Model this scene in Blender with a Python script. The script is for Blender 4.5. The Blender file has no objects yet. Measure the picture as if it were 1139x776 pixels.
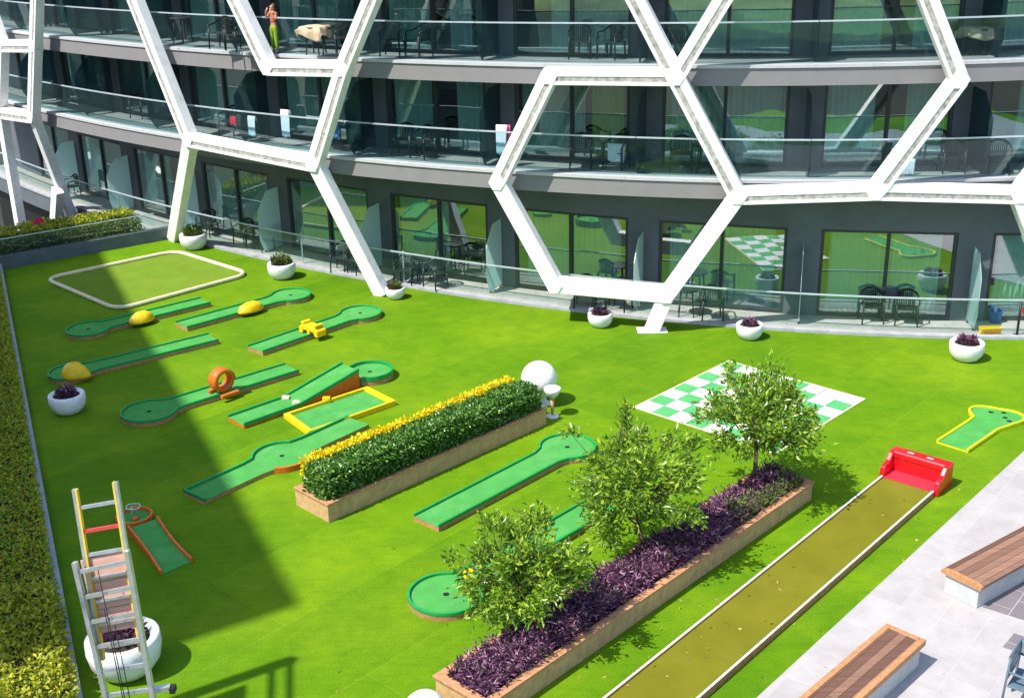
import bpy, bmesh, math, random
from mathutils import Vector, Matrix, noise
R = math.radians
scn = bpy.context.scene
col = scn.collection
random.seed(7)

# ------------------------------------------------------------------ camera
F_PX, TH, ROLL, CAM_H = 1340.57, .363832, -.020502, 10.5
CX, CY = 569.5, 388.0
_fw = Vector((0, math.cos(TH), -math.sin(TH)))
_r0 = Vector((1, 0, 0)); _u0 = Vector((0, math.sin(TH), math.cos(TH)))
_r = math.cos(ROLL)*_r0 + math.sin(ROLL)*_u0
_u = -math.sin(ROLL)*_r0 + math.cos(ROLL)*_u0
cam_d = bpy.data.cameras.new('camera')
cam = bpy.data.objects.new('camera', cam_d); col.objects.link(cam)
m = Matrix((( _r.x, _u.x, -_fw.x, 0), (_r.y, _u.y, -_fw.y, 0), (_r.z, _u.z, -_fw.z, CAM_H), (0, 0, 0, 1)))
cam.matrix_world = m
cam_d.sensor_width = 36; cam_d.lens = F_PX/1139*36
cam_d.clip_start = .1; cam_d.clip_end = 2000
scn.camera = cam

# ------------------------------------------------------------------ light
SUN_AZ = Vector((.855, .52)).normalized(); SUN_EL = R(55)
w = bpy.data.worlds.new('World'); scn.world = w; w.use_nodes = True
nt = w.node_tree; nt.nodes.clear()
sky = nt.nodes.new('ShaderNodeTexSky'); sky.sky_type = 'NISHITA'; sky.sun_disc = False
sky.sun_elevation = SUN_EL; sky.sun_rotation = math.atan2(-SUN_AZ.x, -SUN_AZ.y)
bg = nt.nodes.new('ShaderNodeBackground'); bg.inputs[1].default_value = .15
wo = nt.nodes.new('ShaderNodeOutputWorld')
nt.links.new(sky.outputs[0], bg.inputs[0]); nt.links.new(bg.outputs[0], wo.inputs[0])
SUN_DIR = Vector((SUN_AZ.x*math.cos(SUN_EL), SUN_AZ.y*math.cos(SUN_EL), -math.sin(SUN_EL)))
sd = bpy.data.lights.new('sun', 'SUN'); sd.energy = 3.9; sd.angle = R(.53); sd.color = (1, .955, .88)
so = bpy.data.objects.new('sun', sd); col.objects.link(so)
so.rotation_euler = SUN_DIR.to_track_quat('-Z', 'Y').to_euler()
scn.view_settings.view_transform = 'Standard'; scn.view_settings.look = 'None'
scn.view_settings.exposure = .89; scn.view_settings.gamma = 1; scn.view_settings.use_curve_mapping = False
scn.cycles.max_bounces = 7; scn.cycles.diffuse_bounces = 3; scn.cycles.glossy_bounces = 3
scn.cycles.transparent_max_bounces = 16; scn.cycles.transmission_bounces = 4
scn.cycles.caustics_reflective = False; scn.cycles.caustics_refractive = False

# ------------------------------------------------------------------ helpers
def G(px, py, z=0.0):
    """point on the level z seen in direction (px, py) of the survey photo"""
    d = _fw + (px-CX)/F_PX*_r - (py-CY)/F_PX*_u
    t = (z-CAM_H)/d.z
    return Vector((d.x*t, d.y*t, z))

class MB:
    def __init__(s): s.v = []; s.f = []; s.sm = []
    def face(s, idx, sm=False): s.f.append(tuple(idx)); s.sm.append(sm)
    def add(s, vs, fs, sm=False):
        o = len(s.v); s.v += [tuple(v) for v in vs]
        for f in fs: s.f.append(tuple(i+o for i in f)); s.sm.append(sm)
    def box(s, c, size, M=None):
        hx, hy, hz = [a/2 for a in size]; c = Vector(c)
        vs = [Vector((x, y, z)) for x in (-hx, hx) for y in (-hy, hy) for z in (-hz, hz)]
        if M is not None: vs = [M @ v for v in vs]
        vs = [v+c for v in vs]
        s.add(vs, [(0,1,3,2),(4,6,7,5),(0,4,5,1),(2,3,7,6),(0,2,6,4),(1,5,7,3)])
    def bar(s, a, b, n, w_, d_, wshift=0, dshift=0):
        """box from a to b, n = direction of depth d_, w_ across"""
        a = Vector(a); b = Vector(b); t = (b-a).normalized(); n = Vector(n)
        n = (n - t*n.dot(t)).normalized(); q = t.cross(n)
        vs = []
        for p in (a, b):
            for i, j in ((-1,-1),(1,-1),(1,1),(-1,1)):
                vs.append(p + q*(wshift+i*w_/2) + n*(dshift+j*d_/2))
        s.add(vs, [(0,3,2,1),(4,5,6,7),(0,1,5,4),(1,2,6,5),(2,3,7,6),(3,0,4,7)])
    def prism(s, poly, z0, z1, sm=False):
        n = len(poly)
        vs = [(p[0], p[1], z0) for p in poly] + [(p[0], p[1], z1) for p in poly]
        o = len(s.v); s.v += vs
        s.face([o+n+i for i in range(n)]); s.face([o+n-1-i for i in range(n)])
        for i in range(n):
            j = (i+1) % n; s.face((o+i, o+j, o+n+j, o+n+i), sm)
    def tube(s, pts, r, n=8, cap=True, sm=True):
        pts = [Vector(p) for p in pts]; rs = r if isinstance(r, (list, tuple)) else [r]*len(pts)
        o = len(s.v); up = Vector((0, 0, 1))
        for i, p in enumerate(pts):
            a = pts[max(i-1, 0)]; b = pts[min(i+1, len(pts)-1)]; t = (b-a).normalized()
            q = t.cross(up if abs(t.z) < .95 else Vector((1, 0, 0))).normalized(); k = q.cross(t)
            for j in range(n):
                an = 2*math.pi*j/n; s.v.append(tuple(p + rs[i]*(math.cos(an)*q + math.sin(an)*k)))
        for i in range(len(pts)-1):
            for j in range(n):
                j2 = (j+1) % n; s.face((o+i*n+j, o+i*n+j2, o+(i+1)*n+j2, o+(i+1)*n+j), sm)
        if cap:
            s.face([o+n-1-j for j in range(n)]); s.face([o+(len(pts)-1)*n+j for j in range(n)])
    def lathe(s, prof, n=32, c=(0, 0, 0)):
        o = len(s.v)
        for r_, z in prof:
            for j in range(n):
                a = 2*math.pi*j/n; s.v.append((c[0]+r_*math.cos(a), c[1]+r_*math.sin(a), c[2]+z))
        for i in range(len(prof)-1):
            for j in range(n):
                j2 = (j+1) % n; s.face((o+i*n+j, o+i*n+j2, o+(i+1)*n+j2, o+(i+1)*n+j), True)
        s.face([o+n-1-j for j in range(n)]); s.face([o+(len(prof)-1)*n+j for j in range(n)])
    def ribbon(s, left, right, z0, z1, closed=False):
        """solid strip between two plan polylines; z values may be lists"""
        n = len(left); Z0 = z0 if isinstance(z0, list) else [z0]*n; Z1 = z1 if isinstance(z1, list) else [z1]*n
        o = len(s.v)
        for i in range(n):
            l, r_ = left[i], right[i]
            s.v += [(l[0], l[1], Z0[i]), (r_[0], r_[1], Z0[i]), (r_[0], r_[1], Z1[i]), (l[0], l[1], Z1[i])]
        for i in range(n if closed else n-1):
            a = o+4*i; b = o+4*((i+1) % n)
            s.face((a+3, a+2, b+2, b+3)); s.face((a, b, b+1, a+1)); s.face((a, a+3, b+3, b)); s.face((a+1, b+1, b+2, a+2))
        if not closed:
            s.face((o, o+1, o+2, o+3)); e = o+4*(n-1); s.face((e+3, e+2, e+1, e))
    def build(s, name, mat, parent=None, bevel=0, fix=True):
        me = bpy.data.meshes.new(name); me.from_pydata(s.v, [], s.f); me.update()
        for p, q in zip(me.polygons, s.sm): p.use_smooth = q
        if fix:
            b = bmesh.new(); b.from_mesh(me); bmesh.ops.recalc_face_normals(b, faces=b.faces); b.to_mesh(me); b.free()
        me.materials.append(mat)
        o = bpy.data.objects.new(name, me); col.objects.link(o)
        if parent is not None: o.parent = parent
        if bevel:
            bv = o.modifiers.new('bevel', 'BEVEL'); bv.width = bevel; bv.segments = 2; bv.limit_method = 'ANGLE'
        return o

def tag(o, label=None, cat=None, group=None, kind=None):
    if label: o['label'] = label
    if cat: o['category'] = cat
    if group: o['group'] = group
    if kind: o['kind'] = kind
    return o
def empty(name, loc, rz=0, label=None, cat=None, group=None):
    o = bpy.data.objects.new(name, None); col.objects.link(o); o.empty_display_size = .2
    o.location = loc; o.rotation_euler = (0, 0, rz)
    return tag(o, label, cat, group)
def copy_tree(o, parent=None):
    c = o.copy(); col.objects.link(c)
    if parent is not None: c.parent = parent
    for ch in list(o.children): copy_tree(ch, c)
    return c

# ------------------------------------------------------------------ materials
def nodes(name):
    mt = bpy.data.materials.new(name); mt.use_nodes = True
    t = mt.node_tree; b = t.nodes['Principled BSDF']
    return mt, t, b
def ramp(t, stops):
    n = t.nodes.new('ShaderNodeValToRGB'); e = n.color_ramp.elements
    while len(e) < len(stops): e.new(.5)
    for i, (p, c) in enumerate(stops): e[i].position = p; e[i].color = (*c, 1)
    return n
def mk(name, c, rough=.6, var=.18, scale=6, bump=0, bscale=60, spec=.4, metal=0, coat=0, dirt=None, dscale=2):
    mt, t, b = nodes(name); L = t.links.new
    tc = t.nodes.new('ShaderNodeTexCoord'); nz = t.nodes.new('ShaderNodeTexNoise')
    nz.inputs['Scale'].default_value = scale; nz.inputs['Detail'].default_value = 6
    L(tc.outputs['Object'], nz.inputs['Vector'])
    lo = tuple(max(0, x*(1-var)) for x in c); hi = tuple(min(1, x*(1+var)) for x in c)
    rp = ramp(t, [(.3, lo), (.7, hi)]); L(nz.outputs[0], rp.inputs[0]); out = rp.outputs[0]
    if dirt:
        n2 = t.nodes.new('ShaderNodeTexNoise'); n2.inputs['Scale'].default_value = dscale; n2.inputs['Detail'].default_value = 9
        n2.inputs['Roughness'].default_value = .75; L(tc.outputs['Object'], n2.inputs['Vector'])
        r2 = ramp(t, [(.5, (0, 0, 0)), (.72, (1, 1, 1))]); L(n2.outputs[0], r2.inputs[0])
        mx = t.nodes.new('ShaderNodeMixRGB'); L(r2.outputs[0], mx.inputs[0]); L(out, mx.inputs[1]); mx.inputs[2].default_value = (*dirt, 1); out = mx.outputs[0]
    L(out, b.inputs['Base Color'])
    b.inputs['Roughness'].default_value = rough; b.inputs['Specular IOR Level'].default_value = spec; b.inputs['Metallic'].default_value = metal
    b.inputs['Coat Weight'].default_value = coat
    if bump:
        n3 = t.nodes.new('ShaderNodeTexNoise'); n3.inputs['Scale'].default_value = bscale; n3.inputs['Detail'].default_value = 3
        L(tc.outputs['Object'], n3.inputs['Vector'])
        bp = t.nodes.new('ShaderNodeBump'); bp.inputs['Strength'].default_value = bump; bp.inputs['Distance'].default_value = .02
        L(n3.outputs[0], bp.inputs['Height']); L(bp.outputs[0], b.inputs['Normal'])
    return mt
def leafmat(name, stops, rough=.45, trans=.3, spec=.45):
    mt, t, b = nodes(name); L = t.links.new
    g = t.nodes.new('ShaderNodeNewGeometry'); rp = ramp(t, stops); L(g.outputs['Random Per Island'], rp.inputs[0])
    L(rp.outputs[0], b.inputs['Base Color']); b.inputs['Roughness'].default_value = rough; b.inputs['Specular IOR Level'].default_value = spec
    tr = t.nodes.new('ShaderNodeBsdfTranslucent'); L(rp.outputs[0], tr.inputs[0])
    mx = t.nodes.new('ShaderNodeMixShader'); mx.inputs[0].default_value = trans
    L(b.outputs[0], mx.inputs[1]); L(tr.outputs[0], mx.inputs[2]); L(mx.outputs[0], t.nodes['Material Output'].inputs[0])
    return mt
def glassmat(name, tint, refl, rough=.0, opac=0, body=(.1, .2, .2), wav=0, ior=1.5):
    mt, t, b = nodes(name); L = t.links.new; t.nodes.remove(b)
    tr = t.nodes.new('ShaderNodeBsdfTransparent'); tr.inputs[0].default_value = (*tint, 1)
    gl = t.nodes.new('ShaderNodeBsdfGlossy'); gl.inputs['Roughness'].default_value = rough; gl.inputs[0].default_value = (.92, .98, .96, 1)
    f0 = ((ior-1)/(ior+1))**2
    lw = t.nodes.new('ShaderNodeLayerWeight'); lw.inputs[0].default_value = .5
    pw = t.nodes.new('ShaderNodeMath'); pw.operation = 'POWER'; pw.inputs[1].default_value = 5; L(lw.outputs['Facing'], pw.inputs[0])
    ad = t.nodes.new('ShaderNodeMath'); ad.operation = 'MULTIPLY_ADD'; ad.use_clamp = True; ad.inputs[1].default_value = .8; ad.inputs[2].default_value = refl+f0; L(pw.outputs[0], ad.inputs[0])
    base = tr.outputs[0]
    if opac:
        df = t.nodes.new('ShaderNodeBsdfDiffuse'); df.inputs[0].default_value = (*body, 1)
        tl = t.nodes.new('ShaderNodeBsdfTranslucent'); tl.inputs[0].default_value = (*body, 1)
        m1 = t.nodes.new('ShaderNodeMixShader'); m1.inputs[0].default_value = .72; L(df.outputs[0], m1.inputs[1]); L(tl.outputs[0], m1.inputs[2])
        m2 = t.nodes.new('ShaderNodeMixShader'); m2.inputs[0].default_value = opac; L(base, m2.inputs[1]); L(m1.outputs[0], m2.inputs[2]); base = m2.outputs[0]
    if wav:
        tc = t.nodes.new('ShaderNodeTexCoord'); nz = t.nodes.new('ShaderNodeTexNoise'); nz.inputs['Scale'].default_value = 1.1; nz.inputs['Detail'].default_value = 1
        L(tc.outputs['Object'], nz.inputs['Vector']); bp = t.nodes.new('ShaderNodeBump'); bp.inputs['Strength'].default_value = wav; bp.inputs['Distance'].default_value = .05
        L(nz.outputs[0], bp.inputs['Height']); L(bp.outputs[0], gl.inputs['Normal'])
    mx = t.nodes.new('ShaderNodeMixShader'); L(ad.outputs[0], mx.inputs[0]); L(base, mx.inputs[1]); L(gl.outputs[0], mx.inputs[2])
    L(mx.outputs[0], t.nodes['Material Output'].inputs[0])
    return mt

# direction of turf rolls, lanes and planters
P_L9A, P_L9B = G(474, 585), G(631, 502)
TURF_ANG = math.atan2(P_L9B.y-P_L9A.y, P_L9B.x-P_L9A.x)

def turfmat():
    mt, t, b = nodes('artificial_turf'); L = t.links.new
    tc = t.nodes.new('ShaderNodeTexCoord'); mp = t.nodes.new('ShaderNodeMapping'); mp.inputs['Rotation'].default_value = (0, 0, -TURF_ANG)
    L(tc.outputs['Object'], mp.inputs['Vector'])
    br = t.nodes.new('ShaderNodeTexBrick'); br.offset = .37; br.inputs['Scale'].default_value = 1
    br.inputs['Brick Width'].default_value = 9.3; br.inputs['Row Height'].default_value = 1.9
    br.inputs['Mortar Size'].default_value = .012; br.inputs['Mortar Smooth'].default_value = .6
    br.inputs['Color1'].default_value = (.090, .206, .002, 1); br.inputs['Color2'].default_value = (.128, .258, .0026, 1); br.inputs['Mortar'].default_value = (.145, .268, .012, 1)
    br.inputs['Bias'].default_value = 0
    L(mp.outputs[0], br.inputs['Vector'])
    big = t.nodes.new('ShaderNodeTexNoise'); big.inputs['Scale'].default_value = .55; big.inputs['Detail'].default_value = 5; big.inputs['Roughness'].default_value = .6
    L(tc.outputs['Object'], big.inputs['Vector'])
    st = t.nodes.new('ShaderNodeMapping'); st.inputs['Rotation'].default_value = (0, 0, -TURF_ANG); st.inputs['Scale'].default_value = (1.5, 14, 1)
    L(tc.outputs['Object'], st.inputs['Vector'])
    ns = t.nodes.new('ShaderNodeTexNoise'); ns.inputs['Scale'].default_value = 1; ns.inputs['Detail'].default_value = 4; L(st.outputs[0], ns.inputs['Vector'])
    fine = t.nodes.new('ShaderNodeTexNoise'); fine.inputs['Scale'].default_value = 42; fine.inputs['Detail'].default_value = 4; L(tc.outputs['Object'], fine.inputs['Vector'])
    def mulv(src, noise_out, a, c):
        r_ = ramp(t, [(.28, a), (.72, c)]); L(noise_out, r_.inputs[0])
        mm = t.nodes.new('ShaderNodeMixRGB'); mm.blend_type = 'MULTIPLY'; mm.inputs[0].default_value = 1; L(src, mm.inputs[1]); L(r_.outputs[0], mm.inputs[2]); return mm.outputs[0]
    mid = t.nodes.new('ShaderNodeTexNoise'); mid.inputs['Scale'].default_value = 2.6; mid.inputs['Detail'].default_value = 7; mid.inputs['Roughness'].default_value = .7; mid.inputs['Distortion'].default_value = .6
    L(tc.outputs['Object'], mid.inputs['Vector'])
    worn = t.nodes.new('ShaderNodeTexNoise'); worn.inputs['Scale'].default_value = .33; worn.inputs['Detail'].default_value = 6; worn.inputs['Roughness'].default_value = .62; L(mp.outputs[0], worn.inputs['Vector'])
    wr = ramp(t, [(.46, (0, 0, 0)), (.70, (.55, .55, .55))]); L(worn.outputs[0], wr.inputs[0])
    wm = t.nodes.new('ShaderNodeMixRGB'); L(wr.outputs[0], wm.inputs[0]); L(br.outputs[0], wm.inputs[1]); wm.inputs[2].default_value = (.192, .298, .008, 1)
    o = mulv(wm.outputs[0], big.outputs[0], (.74, .86, .9), (1.16, 1.08, 1.0))
    o = mulv(o, mid.outputs[0], (.80, .86, .9), (1.18, 1.12, 1.0))
    o = mulv(o, ns.outputs[0], (.90, .92, 1), (1.09, 1.06, 1))
    o = mulv(o, fine.outputs[0], (.72, .76, .8), (1.22, 1.18, 1.1))
    L(o, b.inputs['Base Color']); b.inputs['Roughness'].default_value = .85; b.inputs['Specular IOR Level'].default_value = .12
    n3 = t.nodes.new('ShaderNodeTexNoise'); n3.inputs['Scale'].default_value = 120; n3.inputs['Detail'].default_value = 3; L(tc.outputs['Object'], n3.inputs['Vector'])
    bp = t.nodes.new('ShaderNodeBump'); bp.inputs['Strength'].default_value = .5; bp.inputs['Distance'].default_value = .02; L(n3.outputs[0], bp.inputs['Height']); L(bp.outputs[0], b.inputs['Normal'])
    return mt
def tilemat(name, c1, c2, mort, ang, wdt=.9, hgt=.6):
    mt, t, b = nodes(name); L = t.links.new
    tc = t.nodes.new('ShaderNodeTexCoord'); mp = t.nodes.new('ShaderNodeMapping'); mp.inputs['Rotation'].default_value = (0, 0, -ang); L(tc.outputs['Object'], mp.inputs['Vector'])
    br = t.nodes.new('ShaderNodeTexBrick'); br.inputs['Scale'].default_value = 1; br.inputs['Brick Width'].default_value = wdt; br.inputs['Row Height'].default_value = hgt
    br.inputs['Mortar Size'].default_value = .006; br.inputs['Color1'].default_value = (*c1, 1); br.inputs['Color2'].default_value = (*c2, 1); br.inputs['Mortar'].default_value = (*mort, 1)
    L(mp.outputs[0], br.inputs['Vector'])
    nz = t.nodes.new('ShaderNodeTexNoise'); nz.inputs['Scale'].default_value = 2.2; nz.inputs['Detail'].default_value = 8; nz.inputs['Roughness'].default_value = .65; L(tc.outputs['Object'], nz.inputs['Vector'])
    rp = ramp(t, [(.3, (.84, .83, .83)), (.7, (1.08, 1.08, 1.08))]); L(nz.outputs[0], rp.inputs[0])
    mm = t.nodes.new('ShaderNodeMixRGB'); mm.blend_type = 'MULTIPLY'; mm.inputs[0].default_value = 1; L(br.outputs[0], mm.inputs[1]); L(rp.outputs[0], mm.inputs[2])
    L(mm.outputs[0], b.inputs['Base Color']); b.inputs['Roughness'].default_value = .6
    return mt
def woodmat(name, c1, c2, ang=0, plank=.11):
    mt, t, b = nodes(name); L = t.links.new
    tc = t.nodes.new('ShaderNodeTexCoord'); mp = t.nodes.new('ShaderNodeMapping'); mp.inputs['Rotation'].default_value = (0, 0, -ang); L(tc.outputs['Object'], mp.inputs['Vector'])
    br = t.nodes.new('ShaderNodeTexBrick'); br.inputs['Scale'].default_value = 1; br.inputs['Brick Width'].default_value = 3.6; br.inputs['Row Height'].default_value = plank; br.offset = .43
    br.inputs['Mortar Size'].default_value = .004; br.inputs['Color1'].default_value = (*c1, 1); br.inputs['Color2'].default_value = (*c2, 1); br.inputs['Mortar'].default_value = (.03, .015, .008, 1)
    L(mp.outputs[0], br.inputs['Vector'])
    m2 = t.nodes.new('ShaderNodeMapping'); m2.inputs['Rotation'].default_value = (0, 0, -ang); m2.inputs['Scale'].default_value = (1.5, 40, 8); L(tc.outputs['Object'], m2.inputs['Vector'])
    nz = t.nodes.new('ShaderNodeTexNoise'); nz.inputs['Scale'].default_value = 1; nz.inputs['Detail'].default_value = 7; nz.inputs['Roughness'].default_value = .7; L(m2.outputs[0], nz.inputs['Vector'])
    rp = ramp(t, [(.25, (.55, .5, .5)), (.75, (1.35, 1.35, 1.3))]); L(nz.outputs[0], rp.inputs[0])
    mm = t.nodes.new('ShaderNodeMixRGB'); mm.blend_type = 'MULTIPLY'; mm.inputs[0].default_value = 1; L(br.outputs[0], mm.inputs[1]); L(rp.outputs[0], mm.inputs[2])
    L(mm.outputs[0], b.inputs['Base Color']); b.inputs['Roughness'].default_value = .55
    return mt
def curtainmat():
    mt, t, b = nodes('sheer_curtain'); L = t.links.new
    tr = t.nodes.new('ShaderNodeBsdfTranslucent'); tr.inputs[0].default_value = (.62, .76, .73, 1)
    b.inputs['Base Color'].default_value = (.66, .80, .77, 1); b.inputs['Roughness'].default_value = .9
    mx = t.nodes.new('ShaderNodeMixShader'); mx.inputs[0].default_value = .35; L(b.outputs[0], mx.inputs[1]); L(tr.outputs[0], mx.inputs[2]); L(mx.outputs[0], t.nodes['Material Output'].inputs[0])
    return mt

M = dict(
    turf=turfmat(),
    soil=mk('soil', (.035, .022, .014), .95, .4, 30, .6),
    ground=mk('lower_ground', (.028, .032, .022), .95, .5, .05, dirt=(.02, .035, .012), dscale=.03),  # near-black green carries the shade of the void beyond the hedge
    hill=mk('hill_scrub', (.13, .20, .07), .95, .7, .12, dirt=(.32, .32, .19), dscale=.06),
    pave=tilemat('pale_paving', (.375, .352, .345), (.42, .395, .387), (.44, .42, .41), TURF_ANG+.06),
    pave_dark=tilemat('dark_paving', (.17, .15, .155), (.21, .185, .19), (.42, .39, .38), TURF_ANG+.06, .6, .4),
    terrace=tilemat('terrace_stone', (.44, .40, .36), (.49, .45, .41), (.3, .28, .26), 0, .6, .6),
    balcony_stone=tilemat('balcony_stone', (.27, .26, .25), (.31, .30, .285), (.2, .19, .18), 0, .6, .6),
    kerb=mk('grey_stone_kerb', (.36, .37, .40), .7, .15, 3, dirt=(.24, .25, .26)),
    wall=mk('dark_grey_render', (.115, .132, .15), .8, .1, 1.2, .08, 90, dirt=(.085, .1, .115), dscale=1),
    wallside=mk('slate_wall', (.10, .12, .14), .7, .15, 2, dirt=(.13, .15, .17)),
    band=mk('grey_slab_render', (.235, .225, .23), .8, .07, 1.5, .06, 80, dirt=(.20, .19, .195), dscale=1.5),
    cap=mk('pale_slab_edge', (.50, .50, .52), .6, .1, 3, dirt=(.33, .33, .34), dscale=3),
    soffit=mk('grey_soffit', (.16, .17, .18), .9, .08, 2),
    white=mk('white_cladding', (.88, .88, .87), .45, .04, 1.5, .03, 30, dirt=(.62, .61, .56), dscale=3.5),
    dirty=mk('weathered_gutter', (.40, .39, .35), .9, .35, 9, dirt=(.12, .115, .095), dscale=7),
    frame=mk('dark_window_frame', (.035, .04, .045), .45, .1, 5),
    glass=glassmat('window_glass', (.66, .95, .90), .30, wav=.05),
    rail_glass=glassmat('rail_glass', (.88, .955, .955), .012, wav=.05, ior=1.28, opac=.025, body=(.45, .66, .72)),
    rail_teal=glassmat('balcony_rail_glass', (.76, .89, .90), .02, wav=.05, ior=1.3, opac=.02, body=(.35, .62, .68)),
    frost=glassmat('frosted_divider', (.70, .93, .93), .05, rough=.22, opac=.84, body=(.78, .96, .95), ior=1.35),
    frost_shaded=glassmat('shaded_divider', (.26, .40, .44), .03, opac=.35, body=(.08, .15, .18), ior=1.4),  # darker copy of the frosted divider, upper balcony shade put into its colour
    rail=mk('brushed_rail', (.52, .60, .66), .35, .08, 6, metal=.3),
    curtain=curtainmat(),
    curtain_white=mk('white_curtain', (.75, .72, .74), .9, .05, 3),
    curtain_lime=mk('lime_blind', (.42, .52, .02), .8, .06, 3),
    room=mk('dark_room', (.10, .095, .085), .9, .2, 1),
    felt=mk('green_felt', (.066, .300, .062), .9, .1, 3, .25, 150, spec=.15, dirt=(.12, .34, .11), dscale=1.6),
    felt_olive=mk('olive_felt', (.150, .146, .010), .95, .1, 1.5, .25, 150, spec=.1, dirt=(.175, .165, .018), dscale=.9),
    felt_moss=mk('moss_felt', (.135, .225, .018), .95, .1, 1.5, .25, 150, spec=.1, dirt=(.17, .225, .025), dscale=.9),
    rim_green=mk('green_painted_rim', (.012, .27, .06), .5, .12, 8),
    trim=mk('brown_timber_trim', (.40, .20, .085), .7, .25, 12),
    trim_orange=mk('orange_painted_trim', (.55, .125, .012), .5, .15, 8),
    yellow=mk('yellow_painted_plastic', (.80, .52, .006), .45, .1, 9, dirt=(.7, .38, .01), dscale=7),
    lime_edge=mk('yellow_green_edge', (.62, .60, .008), .5, .12, 8),
    orange=mk('orange_painted_ring', (.62, .14, .012), .45, .15, 7),
    cream=mk('cream_border', (.70, .62, .40), .7, .12, 9),
    hole=mk('black_hole', (.01, .015, .01), .9, .1, 5),
    pot=mk('white_pot', (.78, .78, .78), .35, .04, 5, .04, 25, dirt=(.52, .52, .49), dscale=5),
    
    rim_wood=mk('planter_rim_timber', (.47, .235, .115), .65, .22, 14, .15, 50, dirt=(.36, .17, .085), dscale=5),
    clad=mk('beige_cladding', (.52, .325, .155), .75, .18, 8, .12, 60, dirt=(.40, .24, .115), dscale=3),
    bench_edge=mk('bench_edge_timber', (.43, .21, .09), .55, .2, 16, .1, 50, dirt=(.38, .18, .09), dscale=5),
    concrete=mk('pale_concrete', (.46, .47, .47), .8, .1, 5, .1, 40, dirt=(.36, .37, .37)),
    red=mk('red_gloss_plastic', (.60, .006, .012), .25, .06, 5, coat=.3),
    pink=mk('pink_red_plastic', (.62, .028, .05), .4, .1, 5),
    black=mk('black_plastic', (.012, .014, .014), .45, .2, 8),
    dkgreen=mk('dark_green_plastic', (.014, .03, .024), .45, .2, 8),
    blue_grey=mk('blue_grey_metal', (.10, .15, .18), .4, .1, 8),
    alu=mk('aluminium', (.62, .63, .64), .38, .12, 12, metal=.75, dirt=(.5, .49, .46), dscale=10),
    yel_rail=mk('yellow_fibreglass', (.75, .50, .05), .5, .1, 9),
    board=mk('faded_pink_board', (.60, .34, .27), .8, .1, 5, dirt=(.52, .28, .21), dscale=4),
    red_paint=mk('red_paint', (.55, .05, .05), .5, .15, 8),
    cord=mk('black_cord', (.012, .012, .012), .8, .1, 5),
    ch_white=mk('white_board_square', (.72, .72, .70), .6, .06, 3, dirt=(.62, .62, .6), dscale=3),
    ch_green=mk('green_board_square', (.075, .36, .115), .7, .1, 3),
    ch_fade=mk('faded_mauve_square', (.46, .40, .42), .7, .08, 3),
    bark=mk('bark', (.10, .07, .045), .9, .3, 20, .5, 50),
    skin=mk('skin', (.55, .27, .17), .55, .06, 8), hair=mk('auburn_hair', (.16, .045, .02), .6, .2, 30),
    top=mk('rust_top', (.48, .13, .05), .85, .15, 15), trousers=mk('lime_trousers', (.22, .33, .015), .85, .12, 12),
    towel=mk('white_towel', (.74, .75, .82), .95, .05, 10, .2, 60), towel_red=mk('red_towel', (.55, .02, .05), .95, .1, 10, .2, 60),
    towel_blue=mk('blue_towel', (.12, .25, .62), .95, .1, 10, .2, 60), towel_beige=mk('beige_cloth', (.55, .42, .28), .95, .12, 10, .2, 60),
    towel_pink=mk('pink_towel', (.65, .06, .22), .95, .1, 10, .2, 60),
    blue=mk('blue_plastic', (.01, .12, .42), .5, .1, 5),
    leaf_tree=leafmat('tree_leaves', [(0, (.05, .13, .012)), (.35, (.14, .28, .02)), (.7, (.28, .43, .03)), (1, (.46, .58, .06))], .35, .38, .6),
    leaf_hedge=leafmat('hedge_leaves', [(0, (.025, .09, .010)), (.5, (.07, .20, .020)), (.85, (.15, .31, .04)), (1, (.25, .38, .09))], .3, .15, .6),
    leaf_ficus=leafmat('trimmed_hedge_leaves', [(0, (.17, .28, .012)), (.5, (.33, .46, .02)), (.8, (.50, .52, .03)), (1, (.60, .34, .03))], .5, .42),
    leaf_lime=leafmat('lime_shrub_leaves', [(0, (.20, .26, .012)), (.5, (.34, .38, .016)), (1, (.55, .52, .03))], .5, .3),
    leaf_purple=leafmat('purple_leaves', [(0, (.030, .010, .024)), (.45, (.105, .030, .080)), (.8, (.25, .10, .19)), (1, (.46, .28, .36))], .5, .15),
    leaf_mixed=leafmat('green_shrub_leaves', [(0, (.05, .09, .015)), (.6, (.12, .19, .03)), (1, (.22, .28, .06))], .5, .25),
    leaf_fallen=leafmat('fallen_leaves', [(0, (.30, .24, .05)), (.6, (.45, .38, .10)), (1, (.25, .12, .04))], .7, .1),
    flower=leafmat('yellow_flowers', [(0, (.78, .58, .004)), (1, (.92, .78, .012))], .6, .3),
    flower_red=leafmat('red_flowers', [(0, (.55, .01, .06)), (1, (.75, .04, .14))], .6, .3),
)

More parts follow.
